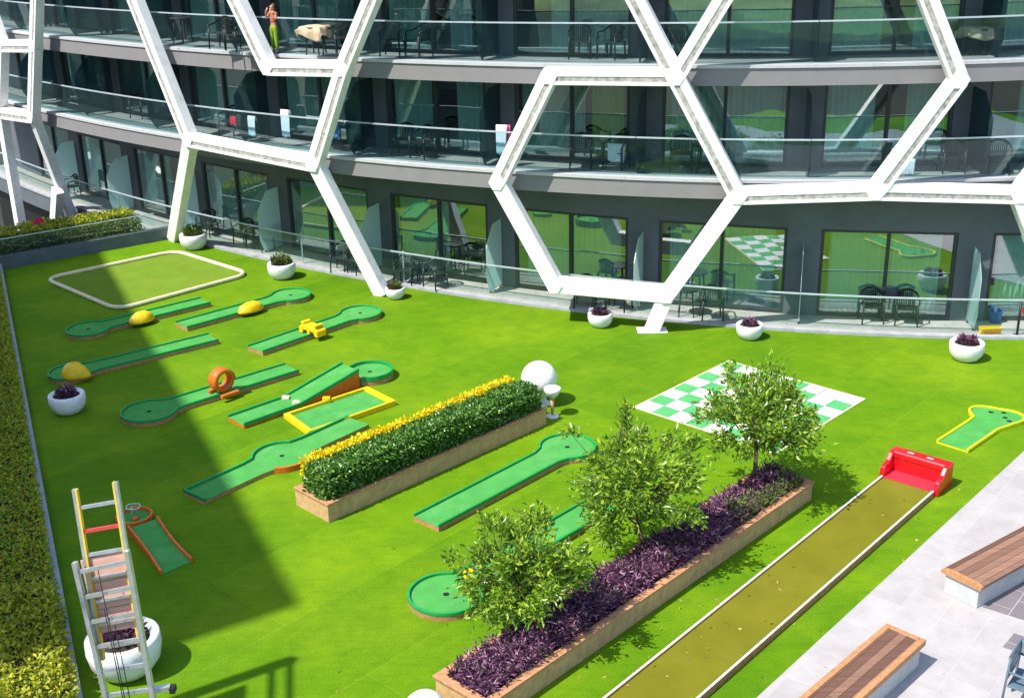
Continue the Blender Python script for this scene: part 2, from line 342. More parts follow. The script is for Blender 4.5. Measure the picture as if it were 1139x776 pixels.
# ------------------------------------------------------------------ plan curves of the hotel
GR = (.01678825, -.492882, 31.03928)           # edge of the lawn along the hotel
SL = (.0192359, -.4094479, 30.2812399)         # edge of the balcony slabs
def cpt(c, x, off=0.0):
    y = c[0]*x*x + c[1]*x + c[2]; s = 2*c[0]*x + c[1]; k = math.hypot(1, s)
    return Vector((x + s/k*off, y - off/k, 0))
def cnorm(c, x):
    s = 2*c[0]*x + c[1]; k = math.hypot(1, s); return Vector((s/k, -1/k, 0))
def on_curve(px, py, c, off):
    """where the sight line (px,py) of the survey photo meets the upright surface standing on a plan curve"""
    d = _fw + (px-CX)/F_PX*_r - (py-CY)/F_PX*_u
    lo, hi = 5., 80.
    for _ in range(60):
        t = (lo+hi)/2; x, y = d.x*t, d.y*t
        s = 2*c[0]*x + c[1]
        if (c[0]*x*x + c[1]*x + c[2] - y)/math.hypot(1, s) > off: lo = t
        else: hi = t
    return Vector((d.x*lo, d.y*lo, CAM_H + d.z*lo))
def z2(x): return 3.82 + .005*x
def z3(x): return 6.50 + .0120*x
def z4(x): return z3(x) + 2.75
X0, X1 = -22.0, 19.0
def xs(a, b, step=.5):
    n = max(1, int(math.ceil((b-a)/step))); return [a+(b-a)*i/n for i in range(n+1)]

# ------------------------------------------------------------------ the ground
o = MB(); o.add([(-900,-900,-4.2),(900,-900,-4.2),(900,900,-4.2),(-900,900,-4.2)], [(0,1,2,3)]); tag(o.build('ground', M['ground']), kind='structure')
hb = MB(); N = 40
for i in range(N+1):
    for j in range(17):
        x = -300+600*i/N; y = -70-150*j/16
        z = -4.5 + 34*(j/16)**.8*(.75+.5*noise.noise(Vector((x*.012, y*.02, 3)))) + 2.5*noise.noise(Vector((x*.06, y*.06, 0)))*min(1, j/3)
        hb.v.append((x, y, z))
for i in range(N):
    for j in range(16): hb.face((i*17+j, i*17+j+1, (i+1)*17+j+1, (i+1)*17+j), True)
tag(hb.build('hill', M['hill']), kind='structure')

K1, K5 = G(3, 300), G(92, 776); KD = (K5-K1).normalized(); KN = Vector((KD.y, -KD.x, 0))   # lawn's left edge; KN points outwards
if KN.x > 0: KN = -KN
W2 = Vector((-11.15, 38.35, 0)); W1 = K1.copy(); WD = (W2-W1).normalized(); WN = Vector((-WD.y, WD.x, 0))
KEND = K1 + KD*38
lawn_poly = [W1, KEND, Vector((30, KEND.y, 0)), Vector((30, 31, 0))] + [cpt(GR, x) for x in reversed(xs(-10.9, 18.5, .6))] + [W2]
o = MB(); o.prism(lawn_poly, -.6, 0); tag(o.build('lawn', M['turf']), kind='structure')
E1, E2 = G(1139, 502), G(842, 776); ED = (E2-E1).normalized()
pa, pb = E1-ED*11, E2+ED*12
o = MB(); o.prism([pa, pb, Vector((29, pb.y, 0)), Vector((29, pa.y, 0))], -.3, .02); tag(o.build('paving', M['pave']), kind='structure')
d1, d2 = G(1087, 673, .02), G(1139, 689.4, .02); dd = (d2-d1)
o = MB(); q = d1 - dd*.35; o.prism([q, d2+dd*4, d2+dd*4-ED*3.4, q-ED*5], -.2, .0245); tag(o.build('dark_paving', M['pave_dark']), kind='structure')
q1, q2 = G(1128, 704, .02), G(1139, 701, .02); o = MB(); o.prism([q1, q1+ED*.45, q1+ED*.45+dd*2, q1+dd*2], -.2, .0245); tag(o.build('dark_paving_strip', M['pave_dark']), kind='structure')

# ------------------------------------------------------------------ the hotel
hotel = empty('hotel_building', (4, 34, 0), 0, 'curved dark grey hotel facade with white honeycomb lattice and glass balconies behind the lawn', 'building')
HM = hotel.matrix_world.copy(); HLOC = Vector(hotel.location)
def hb_(mb, name, mat, parent=None, bevel=0):
    """mesh given in world coordinates, made a part of the hotel"""
    mb.v = [(v[0]-HLOC.x, v[1]-HLOC.y, v[2]-HLOC.z) for v in mb.v]
    return mb.build(name, mat, parent if parent is not None else hotel, bevel)
def strip(c, xa, xb, offa, offb, za, zb, step=.6):
    X = xs(xa, xb, step); o = MB()
    f = lambda z, x: z(x) if callable(z) else z
    o.ribbon([cpt(c, x, offa) for x in X], [cpt(c, x, offb) for x in X], [f(za, x) for x in X], [f(zb, x) for x in X]); return o
WG = -1.25          # ground wall: offset from the lawn edge
WU = -1.55          # upper walls: offset from the slab edge
terr = strip(GR, X0, X1, -.16, -6.5, .002, .05); hb_(terr, 'terrace_floor', M['terrace'])
hb_(strip(GR, X0, X1, .03, -.157, .002, .075), 'terrace_kerb', M['kerb'])
hb_(strip(GR, X0, -10.95, -.02, -6.4, -.6, 0), 'terrace_slab', M['wall'])
hb_(strip(GR, -10.95, X1, -.02, -6.4, -.6, 0), 'terrace_slab', M['wall'])
for nm, zf in (('balcony_slab', z2), ('balcony_slab', z3), ('balcony_slab', z4)):
    sl = hb_(strip(SL, X0, X1, 0, -6.2, lambda x: zf(x)-.48, lambda x: zf(x)-.07), nm, M['band'])
    hb_(strip(SL, X0, X1, .035, -.30, lambda x: zf(x)-.067, lambda x: zf(x)+.01), 'slab_cap', M['cap'], sl)
    hb_(strip(SL, X0, X1, -.302, -6.0, lambda x: zf(x)-.067, lambda x: zf(x)), 'balcony_floor', M['balcony_stone'], sl)
hb_(strip(SL, X0, X1, -5.6, -5.9, -.4, 9.4), 'room_back_wall', M['room'])

hb_(strip(GR, X0, -8.0, -.45, -.8, -4.2, -.505), 'basement_shade_wall', M['black'])  # black colour stands in for the shade in the void under the terrace
# bays
def arc_table(c, off):
    T = []; s = 0; p = None; x = X0-2
    while x < X1+2:
        q = cpt(c, x, off)
        if p is not None: s += (q-p).length
        T.append((s, x)); p = q; x += .05
    return T
TB = arc_table(GR, WG)
def x_of_s(s):
    for (a, xa), (b, xb) in zip(TB, TB[1:]):
        if a <= s <= b: return xa+(xb-xa)*(s-a)/max(b-a, 1e-6)
    return None
def s_of_pt(px):
    best = min(TB, key=lambda t: abs(cpt(GR, t[1], WG).x-px)); return best[0]
PITCH, WIN = 4.13, 3.3
S0 = s_of_pt(7.87)
bays = []
for k in range(-9, 3):
    a = x_of_s(S0+k*PITCH) if 0 < S0+k*PITCH < TB[-1][0] else None
    b = x_of_s(S0+k*PITCH+WIN) if 0 < S0+k*PITCH+WIN < TB[-1][0] else None
    if a is not None and b is not None and a > X0 and b < X1: bays.append((a, b, k))
def window(c, off, xa, xb, zb_, zt_, k, level):
    """sliding window on the chord between two points of a plan curve"""
    A = cpt(c, xa, off); B = cpt(c, xb, off); t = (B-A).normalized(); n = Vector((t.y, -t.x, 0)); L_ = (B-A).length
    z0 = zb_(xa) if callable(zb_) else zb_; z1 = zt_(xa) if callable(zt_) else zt_
    fw, fd = .075, .10
    P = lambda s, z, d=0: A + t*s + n*d + Vector((0, 0, z))
    o = MB()
    o.bar(P(.003, z0+fw/2), P(L_-.003, z0+fw/2), n, fw, fd); o.bar(P(.003, z1-fw/2), P(L_-.003, z1-fw/2), n, fw, fd)
    o.bar(P(fw/2+.003, z0+fw), P(fw/2+.003, z1-fw), n, fd, fw) if 0 else None
    for s in (fw/2+.003, L_-fw/2-.003): o.bar(P(s, z0+fw), P(s, z1-fw), n, fw, fd)
    o.bar(P(L_/2, z0+fw), P(L_/2, z1-fw), n, .09, fd*.9)
    fr = hb_(o, 'window', M['frame'])
    for (a, b, dsh) in ((fw, L_/2-.045, .0), (L_/2+.045, L_-fw, -.03)):
        g = MB(); g.add([P(a, z0+fw, dsh), P(b, z0+fw, dsh), P(b, z1-fw, dsh), P(a, z1-fw, dsh)], [(0,1,2,3)])
        hb_(g, 'pane', M['glass'], fr)
    # curtains: pleated cloth close behind the glass
    rng = random.Random(k*31+level*7)
    spans = [(.05, L_-.05)]
    r_ = rng.random()
    lime = None
    if level == 1: spans = [(.25, L_-.3)] if r_ < .75 else [(.1, L_*.55)]
    elif (level, k) == (2, -2): spans = [(.08, L_*.60), (L_*.655, L_*.93)]
    elif (level, k) == (3, -3): spans = [(.08, L_*.48), (L_*.62, L_*.84)]
    elif r_ < .25: spans = [(.08, L_*.42), (L_*.66, L_-.08)]
    elif r_ < .40: spans = [(L_*.3, L_-.08)]
    for a, b in spans:
        cb = MB(); s = a; i = 0; top = []; ph = rng.random()*6
        while s < b:
            d = -.26 + .05*math.sin(s*42+ph) + .02*math.sin(s*17+ph*2)
            top.append((P(s, z1-.06, d), P(s, z0+.05, d))); s += .022
        o0 = len(cb.v)
        for u_, v_ in top: cb.v += [tuple(u_), tuple(v_)]
        for i in range(len(top)-1): cb.face((o0+2*i, o0+2*i+1, o0+2*i+3, o0+2*i+2), True)
        mt = M['curtain']
        if (level, k) == (3, -3) and a > 1: mt = M['curtain_white']
        if (level, k) == (2, -2) and a > 1: mt = M['curtain_lime']
        hb_(cb, 'curtain', mt, fr)
    return fr
win_ground = {}
HEAD = 2.36
for a, b, k in bays:
    window(GR, WG, a, b, .07, HEAD, k, 1)
    window(SL, WU, a+.02, b-.02, lambda x: z2(x)+.02, lambda x: z3(x)-.62, k, 2)
    window(SL, WU, a+.02, b-.02, lambda x: z3(x)+.02, lambda x: z4(x)-.62, k, 3)
def walls(c, off, zf, zhead, ztop, da=0):
    ed = [X0+.2] + [v for a, b, k in bays for v in (a+da, b-da)] + [X1-.2]
    f = lambda z: (z if callable(z) else (lambda x: z))
    z0, zh, zt = f(zf), f(zhead), f(ztop)
    o = MB()
    for i in range(0, len(ed), 2):
        xa, xb = ed[i], ed[i+1]
        if xb-xa < .01: continue
        X = xs(xa, xb, .5); o.ribbon([cpt(c, x, off+.07) for x in X], [cpt(c, x, off-.22) for x in X], [z0(x) for x in X], [zh(x) for x in X])
    X = xs(X0+.2, X1-.2, .5); o.ribbon([cpt(c, x, off+.07) for x in X], [cpt(c, x, off-.22) for x in X], [zh(x)+.001 for x in X], [zt(x) for x in X])
    return o
hb_(walls(GR, WG, .052, HEAD, lambda x: z2(x)-.483), 'facade_wall', M['wall'])
hb_(walls(SL, WU, lambda x: z2(x)+.003, lambda x: z3(x)-.62, lambda x: z3(x)-.483, .02), 'facade_wall', M['wall'])
hb_(walls(SL, WU, lambda x: z3(x)+.003, lambda x: z4(x)-.62, lambda x: z4(x)-.483, .02), 'facade_wall', M['wall'])

# railings, one per bay, and the frosted dividers between balconies
def railing(c, off, xa, xb, zf, h, mat_rail, glass='rail_teal'):
    X = xs(xa+.01, xb-.01, .7); f = zf if callable(zf) else (lambda x: zf)
    o = MB(); o.ribbon([cpt(c, x, off+.006) for x in X], [cpt(c, x, off-.006) for x in X], [f(x)+.06 for x in X], [f(x)+h-.012 for x in X])
    g = hb_(o, 'glass_railing', M[glass])
    r_ = MB(); r_.ribbon([cpt(c, x, off+.022) for x in X], [cpt(c, x, off-.022) for x in X], [f(x)+h-.012 for x in X], [f(x)+h+.022 for x in X])
    hb_(r_, 'handrail', mat_rail, g)
def divider(c, off_in, off_out, x, z0, h, mat='frost'):
    A = cpt(c, x, off_in); B = cpt(c, x, off_out); t = (B-A).normalized(); L_ = (B-A).length; n = Vector((-t.y, t.x, 0))
    prof = [(0, .06), (L_*.84, .06), (L_, .42), (L_, h*.70), (L_*.55, h*.985), (0, h)]
    o = MB(); k = len(prof)
    for sgn in (-1, 1):
        for s, z in prof: o.v.append(tuple(A+t*s+n*(.008*sgn)+Vector((0, 0, z0+z))))
    o.face(list(range(k))); o.face([k+i for i in reversed(range(k))])
    for i in range(k): j = (i+1) % k; o.face((i, k+i, k+j, j))
    d = hb_(o, 'balcony_divider', M[mat])
    ft = MB()
    for s in (.12, L_*.78): ft.box(A+t*s+Vector((0, 0, z0+.032)), (.05, .05, .06))
    hb_(ft, 'divider_foot', M['frame'], d)
gaps = []
for i, (a, b, k) in enumerate(bays):
    nb = bays[i+1][0] if i+1 < len(bays) else b+.7
    gaps.append((b+nb)/2)
prev = X0+.3
for gx in gaps + [X1-.3]:
    if gx-prev < .6: continue
    railing(GR, -.22, prev, gx, .075, .86, M['rail'], 'rail_glass')
    railing(SL, -.08, prev, gx, lambda x: z2(x)+.01, .95, M['rail'])
    railing(SL, -.08, prev, gx, lambda x: z3(x)+.01, .95, M['rail'])
    prev = gx
for gx in gaps:
    divider(GR, WG+.08, -.28, gx, .05, 1.95)
    divider(SL, WU+.08, -.16, gx, z2(gx), 1.95, 'frost_shaded')
    divider(SL, WU+.08, -.16, gx, z3(gx), 1.95, 'frost_shaded')
for px in (337, 448.5, 130):           # steel rail posts seen on the terrace
    p = on_curve(px, 290 if px > 140 else 215, GR, -.24); pm = MB(); pm.box((p.x, p.y, .53), (.035, .035, .92)); hb_(pm, 'rail_post', M['rail'])

# white lattice
def UP(px, py): return on_curve(px, py, SL, .45)
def FT(px, py, z=0.0): return G(px, py, z)
node = dict(M1=UP(212.5,155), M2=UP(351,182), U1=UP(300,75), U2=UP(383,76), H1=UP(612,84), H2=UP(752,85), H3=UP(555,202), H4=UP(618,316), H5=UP(742,327), H6=UP(821,217),
    R1=UP(1066,88), R2=UP(973,212), R3=UP(1132,216), N1=UP(38,130), S0=UP(40,51), S1=UP(4,51), S2=UP(2,125), T1=UP(152,2), T2=UP(263,-2), T3=UP(414,0), T4=UP(708,0), T5=UP(804,0), T6=UP(1032,0), N2=UP(42,0), S9=UP(-6,22))
def ext(a, b, L_): return node[b] + (node[b]-node[a]).normalized()*L_
beams = [('M1', ext('M1','T1',2.2), 1), ('M1','M2',1), ('U1', ext('U1','T2',1.6), 1), ('U1','U2',1), ('U2', ext('U2','T3',2.2), 1), ('U2','M2',-1),
    ('H1','H2',1), ('H1','H3',-1), ('H2', ext('H2','T4',1.8), 1), ('H2', ext('H2','T5',1.8), -1), ('H2','H6',1), ('H3','H4',0), ('H4','H5',0), ('H5','H6',0),
    ('H6','R2',1), ('R2','R3',1), ('R2','R1',-1), ('R1', ext('R1','T6',1.8), 1),
    ('N1', ext('N1','N2',2.5), 1), ('S0','S1',1), ('S1','S2',-1), ('S2','N1',1), ('S1', ext('S1','S9',1.5), 1),
    ('R3', node['R3']+Vector((1.0, 0, 1.6)), -1), ('R3', node['R3']+Vector((1.3, .05, -2.6)), 0),
    ('M1', FT(193.5, 267), 0), ('M2', FT(426, 328), 0), ('H5', FT(725, 367), 0), ('N1', FT(82, 246, -.5), 0), ('S2', FT(24, 256, -.9), 0)]
nb_ = FT(64.5, 211, .9)
def lattice(a, b, style):
    A = node[a].copy() if isinstance(a, str) else a; B = node[b].copy() if isinstance(b, str) else b
    n = (cnorm(SL, A.x)+cnorm(SL, B.x)).normalized()
    t = (B-A).normalized(); q = t.cross(n)
    if q.z > 0 or (abs(q.z) < 1e-3 and q.x < 0): pass
    sgn = 1 if q.z < 0 else -1            # lower side of the member
    o = MB()
    if style == 0:
        o.bar(A, B, n, .40, .30); return hb_(o, 'lattice_beam', M['white'], None, .012)
    o.bar(A, B, n, .205, .32, sgn*-.095); bm_ = hb_(o, 'lattice_beam', M['white'], None, .01)
    g = MB(); g.bar(A+t*.02, B-t*.02, n, .115, .290, sgn*.066, 0); hb_(g, 'gutter', M['dirty'], bm_)
    l = MB(); l.bar(A, B, n, .082, .30, sgn*.166, .02); hb_(l, 'lower_flange', M['white'], bm_, .008)
    return bm_
for a, b, s in beams: lattice(a, b, s)
ends = {}
for a, b, s in beams:
    ends.setdefault(a, 0)
    if isinstance(b, str): ends.setdefault(b, 0)
for nm in ends:                        # welded knots where the bars meet
    p = node[nm]; n = cnorm(SL, p.x); q = Vector((n.y, -n.x, 0)).normalized(); k_ = MB()
    for sg_ in (-1, 1):
        for i in range(6): a_ = math.pi*2*i/6; k_.v.append(tuple(p + n*(.173*sg_) + q*(.222*math.cos(a_)) + Vector((0, 0, .222*math.sin(a_)))))
    k_.face(range(6)); k_.face([11-i for i in range(6)])
    for i in range(6): j = (i+1) % 6; k_.face((i, j, 6+j, 6+i))
    hb_(k_, 'lattice_knot', M['white'], None, .01)
lattice(nb_, FT(62, 250, -.6), 0)
fm = MB(); f5 = FT(725, 367); fm.box((f5.x, f5.y-.03, .012), (.75, .42, .02)); hb_(fm, 'foot_plate', M['white'])

# ------------------------------------------------------------------ neighbouring tower on the left, outside the picture
SA, SC, SB = G(115, 285), G(335, 672), G(190, 720)
HT = 26.0; back = -SUN_DIR*(HT/-SUN_DIR.z)
tA, tC = SA+back, SC+back; e1 = (tA-tC).normalized(); tA = tA+e1*2.2; e2 = Vector((-e1.y, e1.x, 0))
if e2.x > 0: e2 = -e2
tw = empty('tower_block', (tC.x, tC.y, -4.2), 0, 'tall dark block beyond the left edge whose shadow darkens the lawn', 'building')
o = MB(); pl = [tC, tA, tA+e2*14, tC+e2*14]; pl = [p-Vector((tC.x, tC.y, 0)) for p in pl]; o.prism(pl, 0, HT+4.2); o.build('tower_wall', M['frame'], tw)
for fz in range(1, 9):
    o = MB(); nn = Vector((e1.y, -e1.x, 0)); nn = nn if nn.x > 0 else -nn; o.bar(e1*.8+nn*.004+Vector((0, 0, fz*3.2)), e1*((tA-tC).length-.8)+nn*.004+Vector((0, 0, fz*3.2)), Vector((0, 0, 1)), .06, 1.5); o.build('window_band', M['glass'], tw)

mtop = G(325, 733); MH = 9.5; mp_ = mtop - SUN_DIR*(MH/-SUN_DIR.z)
ms = empty('shadow_mast', (mp_.x, mp_.y, -4.2), 0, 'unseen mast with cross bars added beyond the left edge to throw the thin shadow', 'mast')
o = MB(); o.box((0, 0, (MH+4.2)/2), (.16, .16, MH+4.2)); o.build('pole', M['alu'], ms)
for zz_, dx in ((MH+4.15, .05), (MH+3.75, .05)):
    o = MB(); o.bar((0, 0, zz_), (-.45*0+.35, -2.2, zz_), Vector((0, 0, 1)), .07, .07); o.build('cross_bar', M['alu'], ms)
o = MB(); o.bar((.06, -.2, MH+2.2), (.25, -1.6, MH+2.2), Vector((0, 0, 1)), .05, 1.9); o.build('sheet', M['alu'], ms)

# ------------------------------------------------------------------ vegetation tools
def leaf_quad(mb, p, d, size, rng, aspect=.5, droop=.0):
    """one folded leaf: two quads along direction d"""
    d = d.normalized(); s = d.cross(Vector((rng.uniform(-1,1), rng.uniform(-1,1), rng.uniform(-.3,1))))
    if s.length < 1e-3: s = Vector((1, 0, 0))
    s.normalize(); up = s.cross(d); w_ = size*aspect/2
    a = p; b = p + d*size*.5 + up*size*.06; c = p + d*size - up*size*droop
    o = len(mb.v)
    mb.v += [tuple(a), tuple(b+s*w_), tuple(c), tuple(b-s*w_)]
    mb.face((o, o+1, o+2, o+3))
def hedge_fill(mb, fr, L_, W_, z0, z1, n, size, rng, wob=.05, top_bias=.5, aspect=.55):
    """leaves over the top and sides of a clipped box; fr(u,v)->plan point"""
    for _ in range(n):
        u = rng.random()*L_; v = rng.random()*W_; z = z0+(z1-z0)*rng.random()
        r_ = rng.random()
        hump = 1 + .5*noise.noise(Vector((u*1.7, v*1.7, 1)))
        if r_ < top_bias: z = z1 + wob*(rng.random()-.5)*2*hump + wob*noise.noise(Vector((u*2.5, v*2.5, 0))); out = Vector((0, 0, 1))
        else:
            side = rng.random()*(2*L_+2*W_); dep = wob*(rng.random()-.35)*1.6
            if side < L_: v = -dep; out = fr(0, -1)-fr(0, 0)
            elif side < 2*L_: v = W_+dep; out = fr(0, 1)-fr(0, 0)
            elif side < 2*L_+W_: u = -dep; out = fr(-1, 0)-fr(0, 0)
            else: u = L_+dep; out = fr(1, 0)-fr(0, 0)
            out = out.normalized()
            z -= wob*.5
        p = fr(u, v); p = Vector((p.x, p.y, z))
        d = out*(rng.uniform(-.1, .55) if out.z > .9 else rng.uniform(.2, 1)) + Vector((rng.uniform(-1,1), rng.uniform(-1,1), rng.uniform(-.3, .5)))
        leaf_quad(mb, p, d, size*rng.uniform(.6, 1.3), rng, aspect)

# left edge: kerb, clipped hedge in its strip, outer coping
def kfr(u, v, base=.16): return K1 + KD*u + KN*(base+v)
KL = 27.0
kerb = MB(); kerb.ribbon([K1+KD*0, K1+KD*KL], [K1+KN*.15, K1+KD*KL+KN*.15], -.3, .20)
k_o = kerb.build('kerb_wall', M['kerb']); tag(k_o, 'long grey stone kerb between the left hedge and the lawn', 'kerb')
o = MB(); o.ribbon([K1+KN*.98-KD*.5, K1+KN*.98+KD*KL], [K1+KN*1.25-KD*.5, K1+KN*1.25+KD*KL], -4.2, .14); tag(o.build('parapet_wall', M['kerb']), 'pale grey coping wall along the outer side of the left hedge', 'wall')
rng = random.Random(3)
UL = (G(45, 684)-K1).dot(KD)          # where the lime shrub begins
def hedge_obj(name, u0, u1, z1, mat, n, size, label, cat, wob=.05, core=.06):
    e = empty(name, K1+KD*u0, 0, label, cat)
    O = Vector(e.location)
    f = lambda u, v: kfr(u0+u, v)-O
    mb = MB(); hedge_fill(mb, f, u1-u0, .80, .1, z1, n, size, rng, wob, .62); mb.build('foliage', mat, e, fix=False)
    c = MB(); c.prism([f(.05, .06), f(u1-u0-.05, .06), f(u1-u0-.05, .74), f(.05, .74)], -.1, z1-core); c.build('dark_core', M['soil'], e)  # dark box added inside the leaves to block see-through
    return e
hedge_obj('clipped_hedge', .2, UL, .42, M['leaf_ficus'], 26000, .07, 'long clipped olive green hedge along the left edge of the lawn', 'hedge')
hedge_obj('lime_shrub', UL+.05, UL+6, .56, M['leaf_lime'], 9000, .085, 'bright yellow green shrub at the lower left corner beside the ladder', 'shrub', .08)
rb = empty('red_flower_shrub', G(4, 750, -.6), 0, 'red flowering shrub below the coping wall at the lower left corner', 'shrub')
mb = MB()
for _ in range(900):
    a = rng.random()*6.28; r_ = rng.random()*.5; leaf_quad(mb, Vector((r_*math.cos(a), r_*math.sin(a)*1.6, rng.uniform(-.2, .35))), Vector((rng.uniform(-1,1), rng.uniform(-1,1), rng.uniform(0,1))), .08, rng)
mb.build('foliage', M['leaf_hedge'], rb, fix=False)
mb = MB()
for _ in range(260):
    a = rng.random()*6.28; r_ = rng.random()*.5; leaf_quad(mb, Vector((r_*math.cos(a), r_*math.sin(a)*1.6, rng.uniform(.2, .42))), Vector((rng.uniform(-1,1), rng.uniform(-1,1), rng.uniform(.2,1))), .07, rng, .9)
mb.build('blossom', M['flower_red'], rb, fix=False)

# far left: slate wall, planting, glass screen
o = MB(); a, b = W1-WD*8, W2+WD*.05; o.ribbon([a, b], [a+WN*.22, b+WN*.22], -4.2, .40); tag(o.build('slate_wall', M['wallside']), 'low slate grey wall closing the far left end of the lawn', 'wall')
o = MB(); o.ribbon([a, b], [a+WN*.005, b+WN*.005], .405, .44); 
sg = empty('glass_screen', W1+WN*.11+Vector((0, 0, .4)), 0, 'low frameless glass screen standing on the slate wall before the far hedge', 'glass screen')
o = MB(); ga, gb = -WD*7.5, WD*((W2-W1).length-.4); o.ribbon([ga, gb], [ga+WN*.014, gb+WN*.014], .004, .50); o.build('pane', M['rail_glass'], sg)
o = MB(); o.ribbon([ga-WN*.01, gb-WN*.01], [ga+WN*.024, gb+WN*.024], .50, .52); o.build('top_rail', M['rail'], sg)
hg = empty('flowering_hedge', W1+WN*.3, 0, 'loose yellow green hedge behind the glass screen at the far left', 'hedge')
rng = random.Random(5); LW = (W2-W1).length+6.2
f = lambda u, v: -WD*7 + WD*u + WN*v
mb = MB(); hedge_fill(mb, f, LW, 1.5, .0, .72, 15000, .10, rng, .12, .55); mb.build('foliage', M['leaf_mixed'], hg, fix=False)
mb = MB()
for _ in range(5200):
    u = rng.random()*LW; v = .35+1.1*rng.random(); leaf_quad(mb, f(u, v)+Vector((0, 0, .78+.12*rng.random()+.08*noise.noise(Vector((u, v, 0))))), Vector((rng.uniform(-1,1), rng.uniform(-1,1), rng.uniform(0,1))), .10, rng, .6)
mb.build('blossom', M['leaf_lime'], hg, fix=False)
mb = MB()
for _ in range(26): leaf_quad(mb, f(LW-3.1+rng.random()*.25, .5+rng.random()*.25)+Vector((0, 0, .98+.12*rng.random())), Vector((rng.uniform(-1,1), rng.uniform(-1,1), 1)), .11, rng, .9)
mb.build('pink_blossom', M['flower_red'], hg, fix=False)
mb = MB(); mb.prism([f(.1, .1), f(LW-.1, .1), f(LW-.1, 1.4), f(.1, 1.4)], -.6, .62); mb.build('dark_core', M['soil'], hg)  # solid dark filler added so the loose hedge is not see-through

# ------------------------------------------------------------------ minigolf
def offset_open(pts, d):
    out = []
    for i, p in enumerate(pts):
        a = pts[max(i-1, 0)]; b = pts[min(i+1, len(pts)-1)]; t = (b-a).normalized(); n = Vector((-t.y, t.x, 0)); out.append(p+n*d)
    return out
def arc_pts(c, r_, a0, a1, n=40): return [Vector((c.x+r_*math.cos(a0+(a1-a0)*i/n), c.y+r_*math.sin(a0+(a1-a0)*i/n), 0)) for i in range(n+1)]
def keyhole(E, C, hw, r_, neck=.22):
    """open outline of a lane: flat end at E, round green at C (local, relative to E)"""
    C = C-E; a = math.atan2(C.y, C.x); L_ = C.length
    t = Vector((math.cos(a), math.sin(a), 0)); n = Vector((-t.y, t.x, 0))
    be = math.asin(min(.99, hw/r_))*1.25
    arc = arc_pts(C, r_, a+math.pi+be, a+3*math.pi-be, 44)
    p0 = arc[0]; q = (p0-t*0).dot(t)
    left0 = [-n*hw, t*max(.1, q-neck)-n*hw]; right0 = [t*max(.1, q-neck)+n*hw, n*hw]
    return left0 + arc + right0
def add_hole(parent, p, z):
    o = MB(); o.lathe([(.052, 0), (.052, .004)], 16, (p.x, p.y, z)); o.build('hole', M['hole'], parent)
def lane_body(e, outline, h, rim=M['rim_green'], skirt=M['trim'], rimw=.045, rimh=.045, felt=M['felt'], closed=False):
    o = MB(); o.prism(outline, 0, h-.012); o.build('timber_base', skirt, e)
    o = MB(); o.prism(offset_open(outline, .012), h-.0115, h); o.build('felt', felt, e)
    pts = outline
    o = MB(); o.ribbon(offset_open(pts, -.008), offset_open(pts, rimw-.008), h-.014, h+rimh); o.build('rim', rim, e, .006)
def lane(E, C, label, hw=.31, r_=.56, h=.10, hole=True, group='minigolf lanes on the lawn', **kw):
    e = empty('minigolf_lane', E, 0, label, 'minigolf lane', group)
    lane_body(e, keyhole(E, C, hw, r_), h, **kw)
    if hole: add_hole(e, C-E, h)
    return e
def lump(name, p, size, mat, rz, label, cat, seed=0, taper=0):
    """smooth moulded obstacle"""
    o = MB(); n1, n2 = 26, 11
    for i in range(n2+1):
        ph = math.pi/2*i/n2
        for j in range(n1):
            a = 2*math.pi*j/n1; k = 1+.06*noise.noise(Vector((math.cos(a)*2+seed, math.sin(a)*2, ph*1.5)))
            x = math.cos(ph)*math.cos(a)*k; y = math.cos(ph)*math.sin(a)*k; z = math.sin(ph)*k
            if taper and x > 0: y *= 1-taper*x; z *= 1-.6*taper*x; x *= 1+.5*taper
            o.v.append((x*size[0], y*size[1], z*size[2]))
    for i in range(n2):
        for j in range(n1): j2 = (j+1) % n1; o.face((i*n1+j, i*n1+j2, (i+1)*n1+j2, (i+1)*n1+j), True)
    o.face([n1-1-j for j in range(n1)])
    ob = o.build(name, mat); ob.location = p; ob.rotation_euler = (0, 0, rz); return tag(ob, label, cat)
TZ = .105
lane(G(229, 338), G(98.8, 370), 'minigolf lane with left round end and yellow dome, nearest the cream bordered green')
lump('yellow_obstacle', G(158, 357, TZ), (.36, .22, .27), M['yellow'], TURF_ANG, 'yellow dome obstacle on the lane nearest the cream bordered green', 'obstacle', 1)
lane(G(202, 365.5), G(323.5, 332), 'minigolf lane carrying a yellow lump, ending round below the second facade pot')
lump('yellow_obstacle', G(279, 345, TZ), (.40, .22, .24), M['yellow'], TURF_ANG, 'lumpy yellow obstacle on the lane behind the bridge lane', 'obstacle', 5)
lane(G(284, 392.5), G(401, 352), 'minigolf lane with small yellow bridge, its round end nearest the facade')
br = empty('yellow_bridge', G(348, 371, TZ), TURF_ANG, 'small yellow arched bridge across a minigolf lane near the facade', 'obstacle')
o = MB(); prof = [(-.36, 0), (-.36, .16), (-.24, .24), (.24, .24), (.36, .16), (.36, 0), (.24, 0), (.20, .10), (.07, .12), (.04, 0), (-.04, 0), (-.07, .12), (-.20, .10), (-.24, 0)]
k = len(prof); o.v = [(-.15, s, z) for s, z in prof]+[(.15, s, z) for s, z in prof]; o.face(range(k)); o.face([2*k-1-i for i in range(k)])
for i in range(k): j = (i+1) % k; o.face((i, j, k+j, k+i))
o.build('bridge_body', M['yellow'], br, .02)
o = MB()
for s in (-.24, .24): o.box((0, s, .275), (.26, .10, .07))
o.build('bridge_block', M['yellow'], br, .02)
lane(G(238, 379), G(80, 418), 'minigolf lane with a yellow lemon shaped lump at its left round end', r_=.52)
